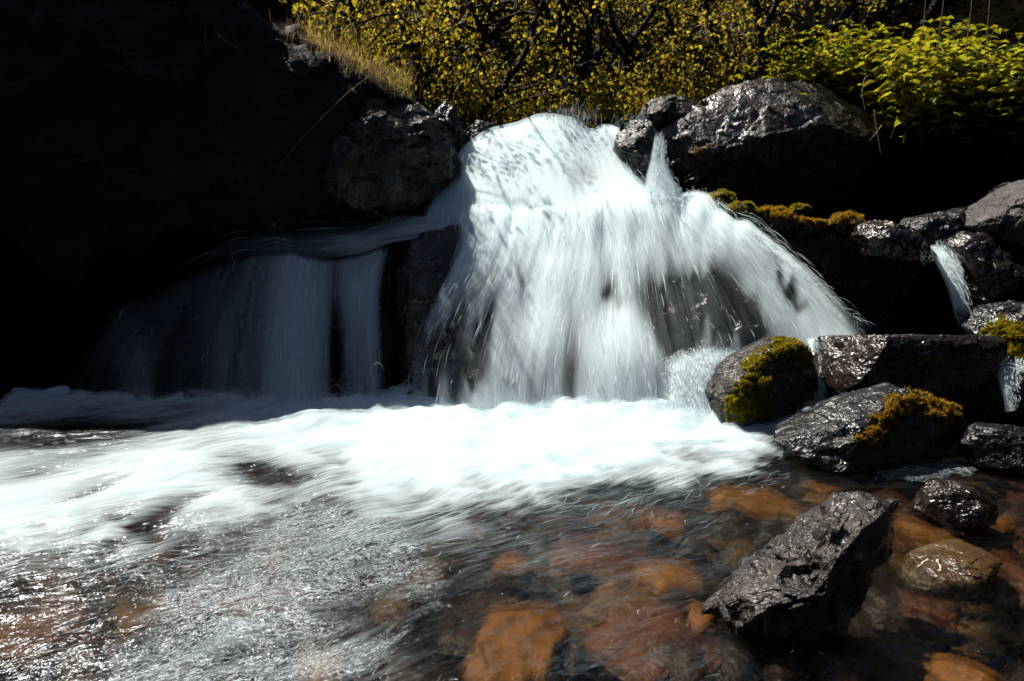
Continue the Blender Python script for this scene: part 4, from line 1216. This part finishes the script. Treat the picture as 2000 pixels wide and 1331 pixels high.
def nettle_mesh(seed, H):
    rs = np.random.RandomState(seed)
    st = Bag(); lf = Bag()
    path = np.array([[0, 0, 0], [rs.normal() * 0.04, rs.normal() * 0.04, H * 0.5], [rs.normal() * 0.1, rs.normal() * 0.1, H]])
    S = smooth_path(path, 16); st.add(*tube(S, np.linspace(0.005, 0.002, 16), 5))
    n = 6
    for k in range(n):
        t = 0.3 + 0.7 * k / (n - 1); p = S[int(t * 15)]
        az = rs.uniform(0, 6.28) if k == 0 else az + 1.57 + rs.normal() * 0.25
        L = rs.uniform(0.09, 0.135) * (1.05 - 0.5 * max(0, t - 0.6) / 0.4)
        for q in (0, math.pi):
            d = np.array([math.cos(az + q), math.sin(az + q), rs.uniform(0.1, 0.6)])
            lf.add(*nettle_leaf(p + d * 0.015, d, np.array([0, 0, 1.0]), L, L * 0.36, rs))
    for q in range(3):
        a = rs.uniform(0, 6.28); d = np.array([math.cos(a), math.sin(a), 1.3])
        lf.add(*nettle_leaf(S[-1], d, np.array([0.1, 0, 1.0]), 0.05, 0.018, rs))
    return st.get(), lf.get()
NT = [nettle_mesh(700 + k, 0.42 + 0.05 * k) for k in range(6)]
rs = np.random.RandomState(31)
proto = []
for k in range(6):
    (sv, sf), (lv, lf) = NT[k]
    r = empty("nettle", (0, 0, 0), "nettle with broad toothed yellow green leaves massed on the bank", "nettle", "nettles along the top of the bank")
    mesh_obj("stem", sv, sf, M_NETTLE, parent=r); mesh_obj("leaves", lv, lf, M_NETTLE, parent=r, smooth=False)
    proto.append(r)
cnt = 0
spots = []
for k in range(230):
    s = rs.rand() ** 1.15
    px = 1475 + 620 * s; Yq = rs.uniform(6.15, 6.8) if px < 1740 else rs.uniform(5.3, 6.4)
    topy = np.interp(px, [1480, 1540, 1600, 1700, 1850, 2000, 2150], [150, 85, 55, 40, 40, 55, 55]) + rs.uniform(0, 60 if px < 1730 else 120)
    spots.append((px, topy, Yq))
for (px, topy, Yq) in spots:
    k = rs.randint(6)
    if cnt < 6: k = cnt; r = proto[k]
    else:
        r = proto[k].copy(); COL.objects.link(r)
        for ch in proto[k].children:
            c2 = ch.copy(); COL.objects.link(c2); c2.parent = r
    p = PY(px, topy, Yq)
    sc_ = Yq / 5.2
    Hh = (0.42 + 0.05 * k) * sc_
    r.location = (p[0], p[1], p[2] - Hh); r.rotation_euler = (rs.normal() * 0.15, rs.normal() * 0.15, rs.uniform(0, 6.28)); r.scale = (sc_, sc_, sc_)
    cnt += 1

# ------------------------------------------------------------------ grass and dry stems
def blades(name, label, roots, rs, L, w, mat, lean=0.4):
    n = len(roots); npt = 6
    az = rs.uniform(0, 6.28, n); t = np.linspace(0, 1, npt)[None]
    ll = L * rs.uniform(0.4, 1.3, (n, 1)); bend = rs.uniform(0.1, 1.0, (n, 1)) * lean
    C = np.stack([roots[:, :1] + np.cos(az)[:, None] * ll * bend * t ** 1.8, roots[:, 1:2] + np.sin(az)[:, None] * ll * bend * t ** 1.8, roots[:, 2:3] + ll * (t - 0.45 * bend * t ** 2.2)], -1)
    S = np.stack([-np.sin(az), np.cos(az), 0 * az], -1)[:, None]
    wid = (w * rs.uniform(0.5, 1.2, (n, 1)) * (1 - t ** 1.5 * 0.95))[..., None]
    V = np.stack([C - S * wid, C + S * wid], 2).reshape(-1, 3)
    i = (np.arange(n)[:, None] * npt + np.arange(npt - 1)[None]) * 2
    F = np.stack([i, i + 1, i + 3, i + 2], -1).reshape(-1, 4)
    o = mesh_obj(name, V, F, mat, smooth=False)
    tag(o, label, None, None, "stuff")

rs = np.random.RandomState(55)
def along(pl, n, jx, jy):
    P = smooth_path(np.array(pl, float), 200)[rs.randint(0, 200, n)]
    return PY(P[:, 0] + rs.normal(size=n) * jx, P[:, 1] + rs.normal(size=n) * jy + 4, P[:, 2] + rs.normal(size=n) * 0.12)
blades("grass", "sunlit golden grass along the cliff top", np.vstack([along([(600, 80, 5.5), (680, 125, 5.45), (740, 150, 5.4), (800, 185, 5.4)], 650, 14, 10),
       along([(600, 40, 5.9), (660, 80, 5.9), (720, 110, 5.8)], 500, 25, 18)]), rs, 0.13, 0.0026, M_GRASS, 1.3)
blades("grass", "dry straw matted over the cliff edge", along([(560, 60, 5.4), (640, 100, 5.35), (720, 140, 5.3), (790, 170, 5.3)], 700, 15, 10), rs, 0.14, 0.0016, M_STRAW, 1.6)
blades("grass", "grass at the feet of the trees behind the crest", along([(900, 215, 6.7), (1050, 225, 6.7), (1200, 222, 6.7), (1440, 190, 6.6)], 800, 40, 8), rs, 0.14, 0.003, M_GRASS)

def stem_obj(name, label, cat, pts, r, mat):
    P = smooth_path(np.array([PY(*p) for p in pts]), 30)
    V, F = tube(P, np.linspace(r, r * 0.35, 30), 5)
    o = mesh_obj(name, V, F, mat, loc=P[0]); tag(o, label, cat)
stem_obj("grass_stem", "long thin grass stem arching down across the dark cliff", "grass stem", [(722, 148, 5.15), (670, 190, 5.05), (610, 250, 5.00), (565, 300, 4.97), (545, 335, 4.95)], 0.0018, M_STRAW)
stem_obj("dead_twig", "pale dead twig hanging on the cliff's shaded brow", "twig", [(420, 60, 5.13), (440, 80, 5.08), (465, 95, 5.06), (480, 110, 5.04)], 0.0026, M_STRAW)
stem_obj("dead_twig", "short dead twig curling down beside the pale twig", "twig", [(402, 60, 5.13), (400, 85, 5.08), (412, 110, 5.06)], 0.002, M_STRAW)
stem_obj("dry_stem", "upright pale dry stem snapped off before the bank", "dry stem", [(1707, 215, 5.45), (1712, 250, 5.43), (1720, 300, 5.40)], 0.007, M_STRAW)
stem_obj("dry_stem", "thin dry stem crossing the snapped one", "dry stem", [(1722, 245, 5.45), (1710, 262, 5.41), (1698, 275, 5.40)], 0.004, M_STRAW)
stem_obj("dry_stem", "dry stem bowed over the bank's dark overhang", "dry stem", [(1690, 215, 5.60), (1684, 180, 5.60), (1692, 150, 5.65), (1715, 152, 5.70)], 0.005, M_STRAW)
stem_obj("dry_stem", "long straw bent across the boulder's crown", "dry stem", [(1450, 178, 5.65), (1520, 150, 5.70), (1580, 128, 5.75), (1640, 95, 5.80)], 0.003, M_STRAW)
stem_obj("dry_stem", "straw trailing down the boulder's face", "dry stem", [(1455, 170, 5.60), (1420, 210, 5.45), (1390, 245, 5.37), (1350, 285, 5.35)], 0.003, M_STRAW)
for k, (px, a, b) in enumerate([(1800, 0, 80), (1835, 0, 60), (1890, 0, 70), (1925, 0, 95)]):
    stem_obj("dry_stem", ["tall straight dry stalk rising out of the nettles, nearest the boulder", "tall thin stalk second among those above the nettles", "leaning dry stalk third among those above the nettles", "thick dry stalk farthest along the nettles"][k], "dry stem",
             [(px - 6, b + 40, 5.0), (px, b, 5.0), (px + 8, a, 5.02), (px + 14, a - 60, 5.05)], 0.003, M_STRAW)
bpy.context.view_layer.update()
